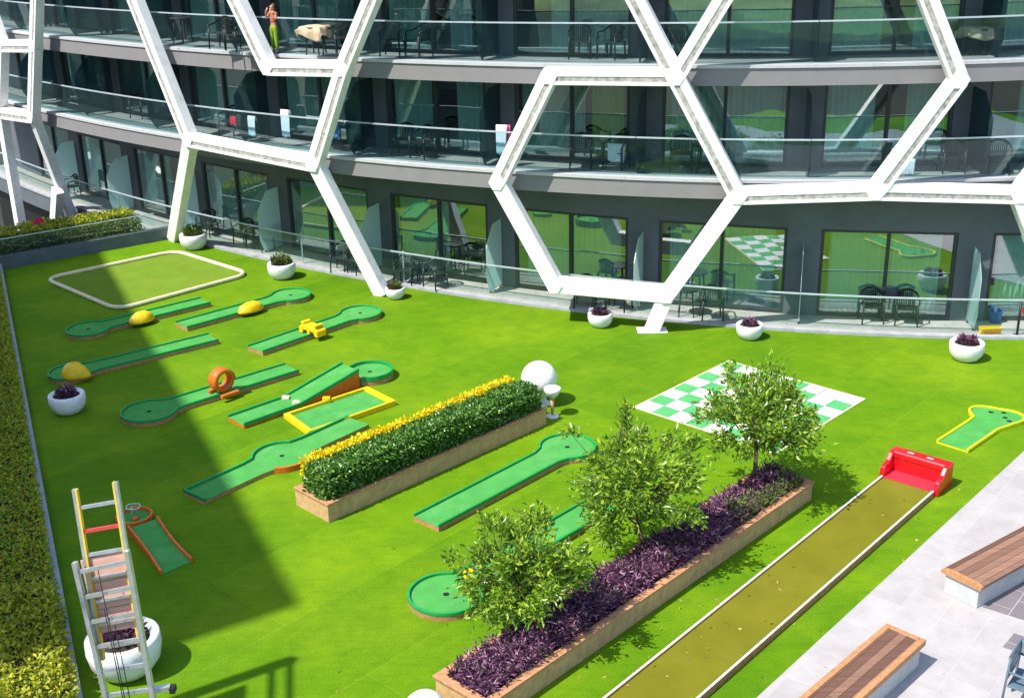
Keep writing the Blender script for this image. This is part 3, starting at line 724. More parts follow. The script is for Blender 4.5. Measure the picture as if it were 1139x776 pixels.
lump('lemon_obstacle', G(84, 418, TZ), (.33, .28, .34), M['yellow'], -TURF_ANG*.2, 'yellow lemon shaped obstacle on the leftmost round lane end', 'obstacle', 9, .32)
L5 = lane(G(325, 413), G(166.5, 462), 'minigolf lane with an orange loop over it, half in shade', r_=.60)
lp = empty('orange_loop', G(249, 437, TZ), TURF_ANG, 'orange loop ring standing across a minigolf lane', 'loop obstacle')
o = MB(); n1 = 36
for j in range(n1):
    a = 2*math.pi*j/n1
    for (rr, yy) in ((.27, -.13), (.27, .13), (.185, .13), (.185, -.13)): o.v.append((rr*math.cos(a), yy+.10*math.sin(a)*0+(.06*a/6.28), .32+rr*math.sin(a)))
for j in range(n1):
    for q in range(4): j2 = (j+1) % n1; q2 = (q+1) % 4; o.face((j*4+q, j*4+q2, j2*4+q2, j2*4+q), True)
lo_ = o.build('ring', M['orange'], lp)
o = MB()
for y in (-.24, .24): o.box((0, y, .03), (.46, .10, .09))
o.build('ring_base', M['trim_orange'], lp, .015)
# ramp lane with separate raised green
E6, K6, T6 = G(262.8, 472), G(319.5, 448.5), G(391, 427); e = empty('minigolf_lane', E6, 0, 'minigolf lane rising as a ramp before a separate round green', 'minigolf lane', 'minigolf lanes on the lawn')
t6 = (T6-E6).normalized(); n6 = Vector((-t6.y, t6.x, 0)); s6 = [0, (K6-E6).length, (T6-E6).length]; zz = [.085, .085, .42]; hw = .31
o = MB(); o.ribbon([t6*s+n6*hw for s in s6], [t6*s-n6*hw for s in s6], 0, [z-.012 for z in zz]); o.build('timber_base', M['trim_orange'], e)
o = MB(); o.ribbon([t6*s+n6*(hw-.01) for s in s6], [t6*s-n6*(hw-.01) for s in s6], [z-.0115 for z in zz], zz); o.build('felt', M['felt'], e)
for sg_ in (-1, 1):
    o = MB(); o.ribbon([t6*s+n6*sg_*(hw+.02) for s in s6], [t6*s+n6*sg_*(hw-.03) for s in s6], [z-.03 for z in zz], [z+.055 for z in zz]); o.build('rim', M['rim_green'], e, .005)
o = MB()
for sg_ in (-1, 1): o.box(t6*s6[1]+n6*sg_*.2+Vector((0, 0, .12)), (.16, .13, .07))
o.build('bumper', M['cream'], e, .01)
D6 = G(411.7, 419.5); e6 = empty('round_green', D6, 0, 'raised round green just past the top of the ramp lane', 'minigolf green')
ring = arc_pts(Vector((0, 0, 0)), .54, 0, 2*math.pi, 48)[:-1]
o = MB(); o.prism(ring, 0, .13); o.build('timber_base', M['trim'], e6)
o = MB(); o.prism([p*.97 for p in ring], .1305, .142); o.build('felt', M['felt'], e6)
o = MB(); arcx = arc_pts(Vector((0, 0, 0)), .55, math.pi+TURF_ANG+.5, 3*math.pi+TURF_ANG-.5, 44); o.ribbon(arcx, [p*.91 for p in arcx], .11, .22); o.build('rim', M['rim_green'], e6, .006)
add_hole(e6, Vector((0, 0, 0)), .142)
# yellow framed rectangle
c7 = [G(315.6, 465.5), G(409, 434.5), G(440.7, 450.5), G(343.2, 485.5)]; m7 = sum(c7, Vector())/4
e = empty('framed_green', m7, 0, 'rectangular green with raised yellow frame beside the hedge planter', 'minigolf green'); c7 = [p-m7 for p in c7]
o = MB(); o.prism([p*.97 for p in c7], 0, .05); o.build('felt', M['felt'], e)
o = MB(); o.ribbon(c7, [p-p.normalized()*.14 for p in c7], 0, .12, True); o.build('yellow_frame', M['yellow'], e, .012)
o = MB(); p = (c7[0]+c7[1])/2; o.box((p.x, p.y, .14), (.16, .12, .06)); o.build('frame_block', M['yellow'], e)
# lane with round middle, ending behind the hedge
E8, C8, T8 = G(216, 556), G(314, 511), G(412, 477)
e = empty('minigolf_lane', E8, 0, 'minigolf lane with round middle running from the shade behind the hedge planter', 'minigolf lane', 'minigolf lanes on the lawn')
t8 = (C8-E8).normalized(); n8 = Vector((-t8.y, t8.x, 0)); c8 = C8-E8; LL = c8.length; LT = (T8-E8).length; a8 = math.atan2(t8.y, t8.x); be = math.asin(.31/.60)*1.15
up8 = arc_pts(c8, .60, a8+math.pi-be, a8+be, 22); dn8 = arc_pts(c8, .60, a8+math.pi+be, a8+2*math.pi-be, 22)
rt = [-n8*.31, t8*(LL-.75)-n8*.31]+dn8+[t8*(LL+.75)-n8*.31, t8*LT-n8*.31]; lf = [n8*.31, t8*(LL-.75)+n8*.31]+up8+[t8*(LL+.75)+n8*.31, t8*LT+n8*.31]
ol = rt + lf[::-1]
o = MB(); o.prism(ol, 0, .073); o.build('timber_base', M['trim'], e)
o = MB(); o.prism(ol, .0735, .085); o.build('felt', M['felt'], e)
o = MB(); o.ribbon(offset_open(lf, .012), offset_open(lf, -.038), .05, .14); o.ribbon([n8*.32+t8*0.0, -n8*.32], [n8*.32+t8*.05, -n8*.32+t8*.05], .05, .138); o.build('rim', M['rim_green'], e, .005)
o = MB(); dd8 = dn8; o.ribbon(offset_open(dd8, -.02), offset_open(dd8, .03), .0, .125); o.build('orange_rim', M['trim_orange'], e, .005)
add_hole(e, c8, .085)
lane(P_L9A, P_L9B, 'long minigolf lane between the hedge planter and the small trees', r_=.57, hw=.32)
b9 = MB(); 
lane(G(671, 564.5), G(496.5, 666.5), 'minigolf lane with large round end left of the first small tree, partly hidden by leaves', r_=.61, hw=.30, skirt=M['trim'])
yb = MB(); yb.box((0, 0, .12), (.17, .13, .16)); yo = yb.build('yellow_block', M['yellow'], None, .02); yo.location = G(522, 646, TZ); yo.rotation_euler = (0, 0, .5); tag(yo, 'small yellow block on the round lane end left of the first tree', 'obstacle')
# yellow edged lobed putting strip on the right
E11, C11 = G(1059, 498), G(1107, 466)
e = empty('minigolf_lane', E11, 0, 'short lobed putting lane with yellow edge near the paving on the right', 'minigolf lane', 'minigolf lanes on the lawn')
ol = keyhole(E11, C11, .33, .53); c11 = C11-E11
ol = [p + (p-c11).normalized()*.07*math.cos(3*math.atan2(p.y-c11.y, p.x-c11.x)) if (p-c11).length < .6 else p for p in ol]
lane_body(e, ol, .05, rim=M['lime_edge'], skirt=M['lime_edge'], rimw=.05, rimh=.03)
for dx, dy in ((.1, .25), (.35, .2), (.28, -.05), (.30, -.22)): add_hole(e, c11+Vector((dx-.1, dy, 0)), .05)
# shaded ramp and ring target
D12 = G(150, 579); e = empty('ring_target', D12, 0, 'small round target with orange rim in the shade beside the ladder', 'minigolf target')
ring = arc_pts(Vector((0, 0, 0)), .33, 0, 2*math.pi, 40)[:-1]
o = MB(); o.prism(ring, 0, .06); o.build('felt', M['felt'], e)
o = MB(); o.ribbon(ring, [p*.86 for p in ring], 0, .13, True); o.build('orange_rim', M['orange'], e, .008)
o = MB(); o.tube([(.12*math.cos(a), .12*math.sin(a)+.02, .28+.01*math.sin(3*a)) for a in [i*.2618 for i in range(25)]], .012, 6); o.tube([(-.03, .02, .06), (-.03, .02, .29)], .012, 6); o.build('wire_hoop', M['rail'], e)
o = MB(); o.lathe([(.07, .0605), (.06, .10), (.03, .11)], 14, (.03, -.05, 0)); o.build('orange_cup', M['orange'], e)
c12 = [G(145.2, 594), G(174.8, 584), G(212.6, 626), G(181, 639)]; m12 = sum(c12, Vector())/4; 
e = empty('ball_ramp', m12, 0, 'curved green ball ramp with orange sides in front of the ring target', 'minigolf ramp'); c12 = [p-m12 for p in c12]
S = 10; lfp = []; rtp = []; zz = []
for i in range(S+1):
    k = i/S; pinch = 1-.12*math.sin(math.pi*k); a_ = c12[0].lerp(c12[3], k); b_ = c12[1].lerp(c12[2], k); md = (a_+b_)/2
    lfp.append(md+(a_-md)*pinch); rtp.append(md+(b_-md)*pinch); zz.append(.03+.10*(1-k)**2)
o = MB(); o.ribbon(lfp, rtp, 0, zz); o.build('felt', M['felt'], e)
for P_ in (lfp, rtp):
    sgn = 1 if P_ is lfp else -1
    o = MB(); q_ = [p+((lfp[i]-rtp[i]).normalized()*sgn*.045) for i, p in enumerate(P_)]; o.ribbon(P_, q_, 0, [z+.06 for z in zz]); o.build('orange_side', M['orange'], e, .006)
# big cream bordered green
c13 = [G(50, 312), G(196, 281), G(278, 306.5), G(131, 346.5)]; m13 = sum(c13, Vector())/4
def rounded(poly, r_, n=7):
    out = []; k = len(poly)
    for i in range(k):
        p, a, b = poly[i], poly[i-1], poly[(i+1) % k]; u_ = (a-p).normalized(); v_ = (b-p).normalized()
        for j in range(n+1):
            q = j/n; out.append((1-q)**2*(p+u_*r_)+2*q*(1-q)*p+q*q*(p+v_*r_))
    return out
poly = rounded([p-m13 for p in c13], .55)
e = empty('putting_green', m13, 0, 'large olive putting green with cream rope border at the far left', 'putting green')
o = MB(); o.prism([p*.98 for p in poly], 0, .02); o.build('felt', M['felt_moss'], e)
o = MB(); o.tube([p+Vector((0, 0, .06)) for p in poly+[poly[0]]], .060, 8, False); o.build('border', M['cream'], e)

# ------------------------------------------------------------------ chessboard
CA, CB, CC = G(707.2, 453.2), G(810.5, 402.3), G(959.9, 444.1)
e = empty('chessboard', CA, 0, 'giant green and white chessboard laid flat on the lawn', 'chessboard')
u8 = (CB-CA)/8; v8 = (CC-CB)/8; sets = {'light_squares': MB(), 'green_squares': MB(), 'faded_squares': MB()}
for i in range(8):
    for j in range(8):
        nm = 'light_squares' if (i+j) % 2 == 0 else 'green_squares'
        if (i, j) in ((7, 6), (7, 5)): nm = 'faded_squares'
        p = u8*i+v8*j; g_ = .012; sets[nm].prism([p+u8*g_+v8*g_, p+u8*(1-g_)+v8*g_, p+u8*(1-g_)+v8*(1-g_), p+u8*g_+v8*(1-g_)], .004, .022)
for nm, mt in (('light_squares', 'ch_white'), ('green_squares', 'ch_green'), ('faded_squares', 'ch_fade')): sets[nm].build(nm, M[mt], e)
o = MB(); bp_ = [Vector(), u8*8, u8*8+v8*8, v8*8]; cc_ = (u8+v8)*4; o.ribbon([p+(p-cc_).normalized()*.06 for p in bp_], bp_, .004, .018, True); o.build('edge_strip', M['cream'], e)

# ------------------------------------------------------------------ hedge planter
hL, hN, hR = G(342, 550), G(366, 581), G(607.6, 472)
uh = (hR-hN).normalized(); Lh = (hR-hN).length; vh = (hL-hN); Wh = .98; vh = Vector((-uh.y, uh.x, 0))
e = empty('hedge_planter', hN, 0, 'long timber planter box holding the dark clipped hedge', 'planter')
f = lambda u, v: uh*u+vh*v
o = MB(); o.ribbon([f(0, 0), f(Lh, 0), f(Lh, Wh), f(0, Wh)], [f(.05, .05), f(Lh-.05, .05), f(Lh-.05, Wh-.05), f(.05, Wh-.05)], 0, .33, True); o.build('timber_side', M['clad'], e)
o = MB(); o.ribbon([f(-.02, -.02), f(Lh+.02, -.02), f(Lh+.02, Wh+.02), f(-.02, Wh+.02)], [f(.1, .1), f(Lh-.1, .1), f(Lh-.1, Wh-.1), f(.1, Wh-.1)], .332, .37, True); o.build('rim', M['rim_wood'], e, .005)
o = MB(); o.prism([f(.06, .06), f(Lh-.06, .06), f(Lh-.06, Wh-.06), f(.06, Wh-.06)], .01, .30); o.build('soil', M['soil'], e)
hz = empty('clipped_hedge', hN+f(.10, .12)+Vector((0, 0, .30)), 0, 'dark green clipped hedge growing in the timber planter beside the giant golf ball', 'hedge')
rng = random.Random(11)
mb = MB(); hedge_fill(mb, f, Lh-.2, .62, .02, .52, 34000, .062, rng, .06, .5, .6); mb.build('foliage', M['leaf_hedge'], hz, fix=False)
o = MB(); o.prism([f(.06, .06), f(Lh-.26, .06), f(Lh-.26, .56), f(.06, .56)], .0, .46); o.build('dark_core', M['soil'], hz)  # dark filler block added within the clipped hedge, hides gaps between leaves
fl = MB()
for _ in range(8200):
    u = rng.random()*(Lh-.3); v = .60+.22*rng.random(); d_ = .5+.5*noise.noise(Vector((u*2.1, 0, 4)))
    if rng.random() > 1.75*d_-.25+(.35 if u < Lh*.45 else 0): continue
    leaf_quad(fl, f(u, v)+Vector((0, 0, .20+.44*rng.random()**.5*(1-.12*d_))), Vector((rng.uniform(-1,1), rng.uniform(-1,1), rng.uniform(.2,1))), .06*rng.uniform(.7, 1.2), rng, .8)
fo = fl.build('yellow_flowers', M['flower'], None, fix=False); fo.location = hz.location; tag(fo, 'row of small yellow flowers growing along the back of the dark hedge', 'flowers', kind='stuff')

# ------------------------------------------------------------------ big planter with trees
ZR = .37
pL, pBR, pR, pN = G(486.5, 728, ZR), G(873, 517, ZR), G(906.5, 535, ZR), G(541, 785.6, ZR)
up_ = (pR-pN); Lp = up_.length; up_.normalize(); vp_ = Vector((-up_.y, up_.x, 0)); Wp = ((pL-pN).dot(vp_)+(pBR-pR).dot(vp_))/2
P0 = Vector((pN.x, pN.y, 0)); f = lambda u, v: up_*u+vp_*v
e = empty('tree_planter', P0, 0, 'long timber planter box with purple plants and three small trees', 'planter')
o = MB(); o.ribbon([f(.03, .03), f(Lp-.03, .03), f(Lp-.03, Wp-.03), f(.03, Wp-.03)], [f(.1, .1), f(Lp-.1, .1), f(Lp-.1, Wp-.1), f(.1, Wp-.1)], 0, .325, True); o.build('timber_side', M['clad'], e)
o = MB(); o.ribbon([f(0, 0), f(Lp, 0), f(Lp, Wp), f(0, Wp)], [f(.14, .14), f(Lp-.14, .14), f(Lp-.14, Wp-.14), f(.14, Wp-.14)], .328, ZR, True); o.build('rim', M['rim_wood'], e, .006)
o = MB(); o.prism([f(.11, .11), f(Lp-.11, .11), f(Lp-.11, Wp-.11), f(.11, Wp-.11)], .01, .29); o.build('soil', M['soil'], e)
rng = random.Random(21); mb = MB(); mg = MB()
nbl = 0
while nbl < 2600:
    u = .14+(Lp-.28)*rng.random(); v = .14+(Wp-.28)*rng.random()
    c0 = f(u, v)+Vector((0, 0, .28)); hgt = (.14+.17*rng.random())*(1+.5*noise.noise(Vector((u*1.3, v*1.3, 2))))
    tgt = mb
    if u > Lp-2.2 and v < .5 and rng.random() < .65: tgt = mg
    elif rng.random() < .03: tgt = mg
    for _ in range(10):
        a = rng.random()*6.283; k = rng.random()
        st = c0+Vector((math.cos(a)*.04*k, math.sin(a)*.04*k, hgt*(.25+.75*k)))
        leaf_quad(tgt, st, Vector((math.cos(a), math.sin(a), rng.uniform(-.1, 1.2))), .095*rng.uniform(.6, 1.3), rng, .26, .1)
    nbl += 1
go = mb.build('purple_groundcover', M['leaf_purple'], None, fix=False); go.location = P0; tag(go, 'dense purple leaved plants filling the long tree planter', 'ground cover', kind='stuff')
go = mg.build('green_groundcover', M['leaf_mixed'], None, fix=False); go.location = P0; tag(go, 'green leafy plants at the far front end of the tree planter', 'ground cover', kind='stuff')

A0_ = G(982.5, 530, .1); TA_ = (G(672.7, 778, .1)-A0_).normalized(); NA_ = (G(1036.5, 547, .1)-A0_); NA_ = NA_-TA_*NA_.dot(TA_); WA_ = NA_.length; NA_.normalize(); A0_.z = 0
def tree(base, cz, rx, rz, label, seed, dx=0, shoot=0, nclump=46, nleaf=7600):
    """cz, rx, rz: height of the crown's middle and its radii"""
    rng = random.Random(seed); e = empty('small_tree', base, 0, label, 'tree', 'small trees in the planter')
    fork = Vector((dx*.5, 0, max(.25, cz-rz*.75))); tk = MB()
    tk.tube([(0, 0, -.08), (dx*.1+.03, .02, fork.z*.4), tuple(fork)], [.05, .042, .036], 9)
    mains = []
    for i in range(6):
        a = i*1.047+rng.random()*.5; q = Vector((dx, 0, cz)) + Vector((math.cos(a)*rx*.42, math.sin(a)*rx*.42, rz*rng.uniform(-.25, .35)))
        mid = fork.lerp(q, .5)+Vector((0, 0, -.05)); tk.tube([fork, mid, q], [.026, .021, .013], 6); mains += [mid, q]
    C_ = Vector((dx, 0, cz)); lf_ = MB(); clumps = []
    for i in range(nclump):
        z = 1-2*(i+.5)/nclump; a = i*2.39996+rng.random()*.8; k = rng.uniform(.62, .97) if i % 4 else rng.uniform(.15, .5)
        hr = math.sqrt(1-z*z); k *= 1+.16*noise.noise(Vector((hr*math.cos(a)*1.6, hr*math.sin(a)*1.6, z*1.6+seed)))
        clumps.append((C_+Vector((hr*math.cos(a)*rx*k, hr*math.sin(a)*rx*k, z*rz*k)), rng.choice((.45, .8, 1.1, 1.5))))
    for i in range(5):                       # single sprigs that break the outline
        a = rng.random()*6.28; zz_ = rng.uniform(-.5, .8); clumps.append((C_+Vector((math.cos(a)*rx*1.08, math.sin(a)*rx*1.08, zz_*rz)), .35))
    if shoot:
        top = C_+Vector((-rx*.12, 0, rz*.8)); tip = top+Vector((-.05, .02, shoot)); tk.tube([C_, top, tip], [.014, .010, .004], 5)
        clumps += [(top.lerp(tip, k), .22) for k in (.3, .5, .7, .85, 1)]
    tot = sum(w_ for _, w_ in clumps)
    for c, w_ in clumps:
        m_ = min(mains, key=lambda q: (q-c).length); tk.tube([m_, m_.lerp(c, .55)+Vector((0, 0, -.03)), c], [.009, .007, .004], 4)
        out = (c-C_).normalized(); sg = rx*.118*(.45+.55*w_) if w_ > .3 else .05
        for _ in range(int(nleaf*w_/tot)):
            p = c+Vector((rng.gauss(0, sg), rng.gauss(0, sg), rng.gauss(0, sg*.85)))
            leaf_quad(lf_, p, out*.7+Vector((rng.uniform(-1,1), rng.uniform(-1,1), rng.uniform(-.45, .95))), .118*rng.uniform(.55, 1.25), rng, .40, .12)
    tk.build('trunk', M['bark'], e); lf_.build('crown', M['leaf_tree'], e, fix=False)
    return e
tree(G(571, 702, .3), 1.04, .86, .80, 'small tree nearest the viewer, at the near left end of the purple planter', 41, .08, nclump=34, nleaf=5600)
tree(G(714, 614, .3), 1.27, .98, 1.02, 'middle small tree of the purple planter, with a thin shoot above its crown', 52, -.15, shoot=.50, nclump=38, nleaf=6600)
tree(G(837, 541, .3), 1.38, 1.04, .84, 'small tree at the far end of the purple planter, in front of the chessboard', 63, .06, nclump=40, nleaf=7000)

fl = MB(); rng = random.Random(77)
for _ in range(150):
    c_ = rng.choice((G(571, 702), G(714, 614), G(837, 541), G(760, 690), G(700, 720)))
    p = c_+Vector((rng.gauss(.5, 1.5), rng.gauss(0, 1.3), 0))
    al = (p-A0_).dot(TA_) > 0 and 0 < (p-A0_).dot(NA_) < WA_
    q = p-P0; iu, iv = q.dot(up_), q.dot(vp_)
    if -.1 < iu < Lp+.1 and -.1 < iv < Wp+.1: continue
    p.z = .092 if al else .008
    leaf_quad(fl, p, Vector((rng.uniform(-1,1), rng.uniform(-1,1), .12)), .075, rng, .45)
tag(fl.build('fallen_leaves', M['leaf_fallen'], None, fix=False), 'scattered dry leaves on the lawn and alley around the tree planter', 'fallen leaves', kind='stuff')

# ------------------------------------------------------------------ golf ball and tee
gb_ = G(606, 449); e = empty('giant_golf_ball', gb_, 0, 'giant white golf ball on a pedestal behind the end of the dark hedge', 'golf ball')
def dimpled():
    mt, t, b = nodes('dimpled_white'); L = t.links.new; tc = t.nodes.new('ShaderNodeTexCoord'); vo = t.nodes.new('ShaderNodeTexVoronoi'); vo.inputs['Scale'].default_value = 11; L(tc.outputs['Object'], vo.inputs['Vector'])
    rp = ramp(t, [(.0, (0, 0, 0)), (.38, (1, 1, 1))]); L(vo.outputs[0], rp.inputs[0]); bp = t.nodes.new('ShaderNodeBump'); bp.inputs['Strength'].default_value = .35; bp.inputs['Distance'].default_value = .03
    L(rp.outputs[0], bp.inputs['Height']); L(bp.outputs[0], b.inputs['Normal']); b.inputs['Base Color'].default_value = (.80, .80, .80, 1); b.inputs['Roughness'].default_value = .4; return mt
M['ball'] = dimpled()
o = MB(); rB = .39; o.lathe([(max(.004, rB*math.sin(math.pi*i/24)), -rB*math.cos(math.pi*i/24)) for i in range(25)], 40, (-.12, 0, .60)); o.build('ball', M['ball'], e)
o = MB(); o.lathe([(.16, 0), (.16, .03), (.06, .06), (.05, .16), (.17, .28)], 24, (-.02, 0, 0)); o.build('pedestal', M['pot'], e)
gt = G(614.5, 463); e = empty('golf_tee', gt, 0, 'oversized tee with timber post, white foot and white cup beside the hedge end', 'golf tee')
o = MB(); o.lathe([(.14, 0), (.14, .02), (.05, .045)], 24); o.build('foot', M['pot'], e)
o = MB(); o.lathe([(.032, .046), (.036, .25), (.045, .44)], 16); o.build('post', M['clad'], e)
o = MB(); o.lathe([(.06, .441), (.12, .50), (.175, .60), (.18, .66), (.15, .66), (.10, .56)], 24); o.build('cup', M['pot'], e)

# ------------------------------------------------------------------ pots
def pot(px, py, wpx, label, plant, seed):
    p = G(px, py); dist = (p-Vector((0, 0, CAM_H))).length; r_ = wpx/F_PX*dist/2; rng = random.Random(seed)
    p = G(px, py-1.5) + Vector((0, r_*.45, 0))
    e = empty('bowl_planter', p, 0, label, 'plant pot', 'white bowl planters')
    h = r_*1.12
    o = MB(); o.lathe([(r_*.55, 0), (r_*.72, h*.08), (r_*.93, h*.36), (r_, h*.68), (r_*.985, h*.96), (r_*.94, h), (r_*.80, h*.985), (r_*.72, h*.9)], 40); o.build('bowl', M['pot'], e)
    o = MB(); o.lathe([(r_*.72, h*.86), (r_*.715, h*.905)], 28); o.build('soil', M['soil'], e)
    mb = MB(); n = 300 if plant != 'none' else 0; mt = M['leaf_purple'] if plant == 'purple' else M['leaf_mixed']
    sp = .46 if plant == 'purple' else .58
    for _ in range(n):
        a = rng.random()*6.283; k = math.sqrt(rng.random())*r_*sp; zz_ = h*.9+rng.random()*r_*(.42 if plant == 'purple' else .75)*(1.1-k/r_)
        leaf_quad(mb, Vector((k*math.cos(a), k*math.sin(a), zz_)), Vector((math.cos(a), math.sin(a), rng.uniform(.2, 1.6))), r_*.28*rng.uniform(.7, 1.2), rng, .3 if plant == 'purple' else .5)
    mb.build('plant', mt, e, fix=False)
    if plant == 'both':
        mb = MB()
        for _ in range(160): a = rng.random()*6.283; k = math.sqrt(rng.random())*r_*.4; leaf_quad(mb, Vector((k*math.cos(a)-.08, k*math.sin(a), h*.95+rng.random()*r_*.35)), Vector((math.cos(a), math.sin(a), 1)), r_*.25, rng, .35)
        mb.build('purple_plant', M['leaf_purple'], e, fix=False)
pot(73.8, 463, 37.5, 'white bowl pot with dark purple plant standing in the shade near the left hedge', 'purple', 1)
pot(214.6, 279.5, 29.5, 'white bowl pot with a bushy green plant beside the leftmost lattice foot on the lawn', 'green', 2)
pot(313, 312.5, 31, 'white bowl pot with mixed purple and green plants, left of the tall lattice foot', 'both', 3)
pot(439.5, 334.5, 22, 'small white bowl pot with green plant tucked against the tall lattice foot', 'both', 4)
pot(668, 366, 28, 'white bowl pot with purple plant below the large lattice hexagon', 'purple', 5)
pot(834.6, 379.5, 29.8, 'white bowl pot with purple plant on the lawn edge behind the chessboard', 'purple', 6)
pot(1076.8, 404, 35.6, 'white bowl pot with purple plant nearest the yellow edged putting lane', 'purple', 7)
pot(136.5, 757, 76, 'large white bowl pot standing behind the ladder', 'purple', 8)
gl = G(474, 812); o = MB(); o.lathe([(max(.004, .3*math.sin(math.pi*i/20)), .3-.3*math.cos(math.pi*i/20)) for i in range(21)], 36); o_ = o.build('white_ball', M['pot']); o_.location = gl; tag(o_, 'white ball cut off by the bottom edge, just left of the tree planter', 'ball')

# ------------------------------------------------------------------ alley with red backstop
a1, a2, r1 = G(982.5, 530, .1), G(672.7, 778, .1), G(1036.5, 547, .1)
ta = (a2-a1).normalized(); na = (r1-a1); na = (na-ta*na.dot(ta)); WA = na.length; na.normalize(); A0 = Vector((a1.x, a1.y, 0)); LA = 15.5
e = empty('bowling_alley', A0, 0, 'long olive felt bowling alley with pale edges running toward the viewer', 'bowling alley'); f = lambda u, v: ta*u+na*v
o = MB(); o.prism([f(0, 0), f(LA, 0), f(LA, WA), f(0, WA)], 0, .085); o.build('felt', M['felt_olive'], e)
for v in (-.035, WA+.003):
    o = MB(); o.prism([f(0, v), f(LA, v), f(LA, v+.032), f(0, v+.032)], 0, .115); o.build('side_board', M['trim'], e)
    o = MB(); o.prism([f(0, v-.004), f(LA, v-.004), f(LA, v+.028), f(0, v+.028)], .1152, .123); o.build('edge_strip', M['pot'], e)
RB = empty('red_backstop', A0-ta*.02, math.atan2(na.y, na.x), 'glossy red bench shaped backstop at the far end of the bowling alley', 'backstop')
# local x across, local y away from the alley
sy = 1 if (Matrix.Rotation(math.atan2(na.y, na.x), 3, 'Z') @ Vector((0, 1, 0))).dot(-ta) > 0 else -1
o = MB(); o.box((WA/2, sy*.27, .05), (WA+.02, .50, .09)); o.build('floor_panel', M['pink'], RB, .01)
o = MB(); pr = [(.38, .0), (.38, .44), (.41, .48), (.62, .48), (.65, .44), (.65, 0)]; k = len(pr)
o.v = [(-.07, sy*y, z) for y, z in pr]+[(WA+.07, sy*y, z) for y, z in pr]; o.face(range(k)); o.face([2*k-1-i for i in range(k)])
for i in range(k): j = (i+1) % k; o.face((i, j, k+j, k+i))
o.build('back_board', M['red'], RB, .015)
o = MB(); o.box((WA/2, sy*.372, .38), (WA-.02, .03, .02)); o.build('lip', M['red'], RB, .005)
for x0 in (-.10, WA+.0):
    pr = [(0, 0), (0, .18), (.03, .26), (.09, .30), (.16, .30), (.24, .34), (.34, .45), (.40, .475), (.64, .475), (.64, 0)]; k = len(pr); o = MB()
    o.v = [(x0, sy*y, z) for y, z in pr]+[(x0+.10, sy*y, z) for y, z in pr]; o.face(range(k)); o.face([2*k-1-i for i in range(k)])
    for i in range(k): j = (i+1) % k; o.face((i, j, k+j, k+i))
    o.build('side_arm', M['red'], RB, .02)
for x0 in (WA*.28, WA*.68):
    o = MB(); o.box((x0, sy*.50, .4815), (.12, .035, .004)); o.build('white_mark', M['pot'], RB)

# ------------------------------------------------------------------ benches and chair on the paving
def bench(far_l, far_r, near, label, long_, rounded_end):
    zt = .46; A_ = G(*far_l, zt); B_ = G(*far_r, zt); n_ = (B_-A_); W_ = n_.length; n_.normalize()
    t_ = Vector((-n_.y, n_.x, 0)); D_ = near if isinstance(near, Vector) else G(*near, zt)
    if t_.dot(D_-A_) < 0: t_ = -t_
    e = empty('stone_bench', Vector((A_.x, A_.y, 0)), 0, label, 'bench', 'benches on the paving'); f = lambda u, v: t_*u+n_*v
    ang = math.atan2(t_.y, t_.x); wm = woodmat('bench_planks', (.115, .055, .036), (.29, .16, .105), ang, .125); wr = M['bench_edge']
    o = MB(); o.prism([f(.05, .05), f(long_, .05), f(long_, W_-.05), f(.05, W_-.05)], .02, .375); o.build('concrete_base', M['concrete'], e, .008)
    if rounded_end:
        pf = [(0, .0), (0, .05), (.04, .075), (.14, .09), (W_-.14, .09), (W_-.04, .075), (W_, .05), (W_, 0)]
        o = MB(); k = len(pf)
        for u in (.07, long_): o.v += [tuple(f(u, v)+Vector((0, 0, .378+z))) for v, z in pf]
        o.face(range(k)); o.face([2*k-1-i for i in range(k)])
        for i in range(k): j = (i+1) % k; o.face((i, j, k+j, k+i))
        o.build('plank_top', wm, e)
        o = MB()
        for u in (.0, .068): o.v += [tuple(f(u, v*1.02-.01*W_)+Vector((0, 0, .372+z*1.08))) for v, z in pf]
        o.face(range(k)); o.face([2*k-1-i for i in range(k)])
        for i in range(k): j = (i+1) % k; o.face((i, j, k+j, k+i))
        o.build('end_board', wr, e)
    else:
        o = MB(); o.prism([f(.09, .09), f(long_, .09), f(long_, W_-.09), f(.09, W_-.09)], .378, .462); o.build('plank_top', wm, e)
        o = MB(); o.prism([f(0, 0), f(long_, 0), f(long_, .088), f(0, .088)], .378, .472); o.prism([f(0, W_-.088), f(long_, W_-.088), f(long_, W_), f(0, W_)], .378, .472); o.prism([f(0, .09), f(.088, .09), f(.088, W_-.09), f(0, W_-.09)], .378, .4715); o.build('edge_boards', wr, e, .01)
    return e
bench((1047.7, 631), (1090.9, 651.8), (1120, 560), 'pale stone bench with rounded plank top at the right edge, beside the dark tiles', 5.2, True)
bench((986, 693), (1030.5, 711.7), (904, 776), 'pale stone bench with framed dark plank top, nearest the bottom edge', 3.6, False)
c0 = G(1142, 789); e = empty('armchair', c0, .9, 'blue grey metal armchair cut by the lower right corner', 'chair')
for sx in (-.26, .26):
    for sy_ in (-.24, .24):
        o = MB(); o.tube([(sx*1.05, sy_*1.15, .02), (sx, sy_, .62 if sy_ < 0 else .88)], .016, 8); o.build('leg', M['blue_grey'], e)
    o = MB(); o.tube([(sx, -.27, .62), (sx, 0, .64), (sx, .26, .66)], .018, 8); o.build('armrest', M['blue_grey'], e)
o = MB(); o.box((0, 0, .43), (.50, .48, .03)); o.build('seat', M['blue_grey'], e, .01)
o = MB()
for z in (.56, .66, .76, .86): o.bar((-.25, .25+.02*(z-.5), z), (.25, .25+.02*(z-.5), z), Vector((0, 1, 0)), .07, .015)
o.build('backrest', M['blue_grey'], e)

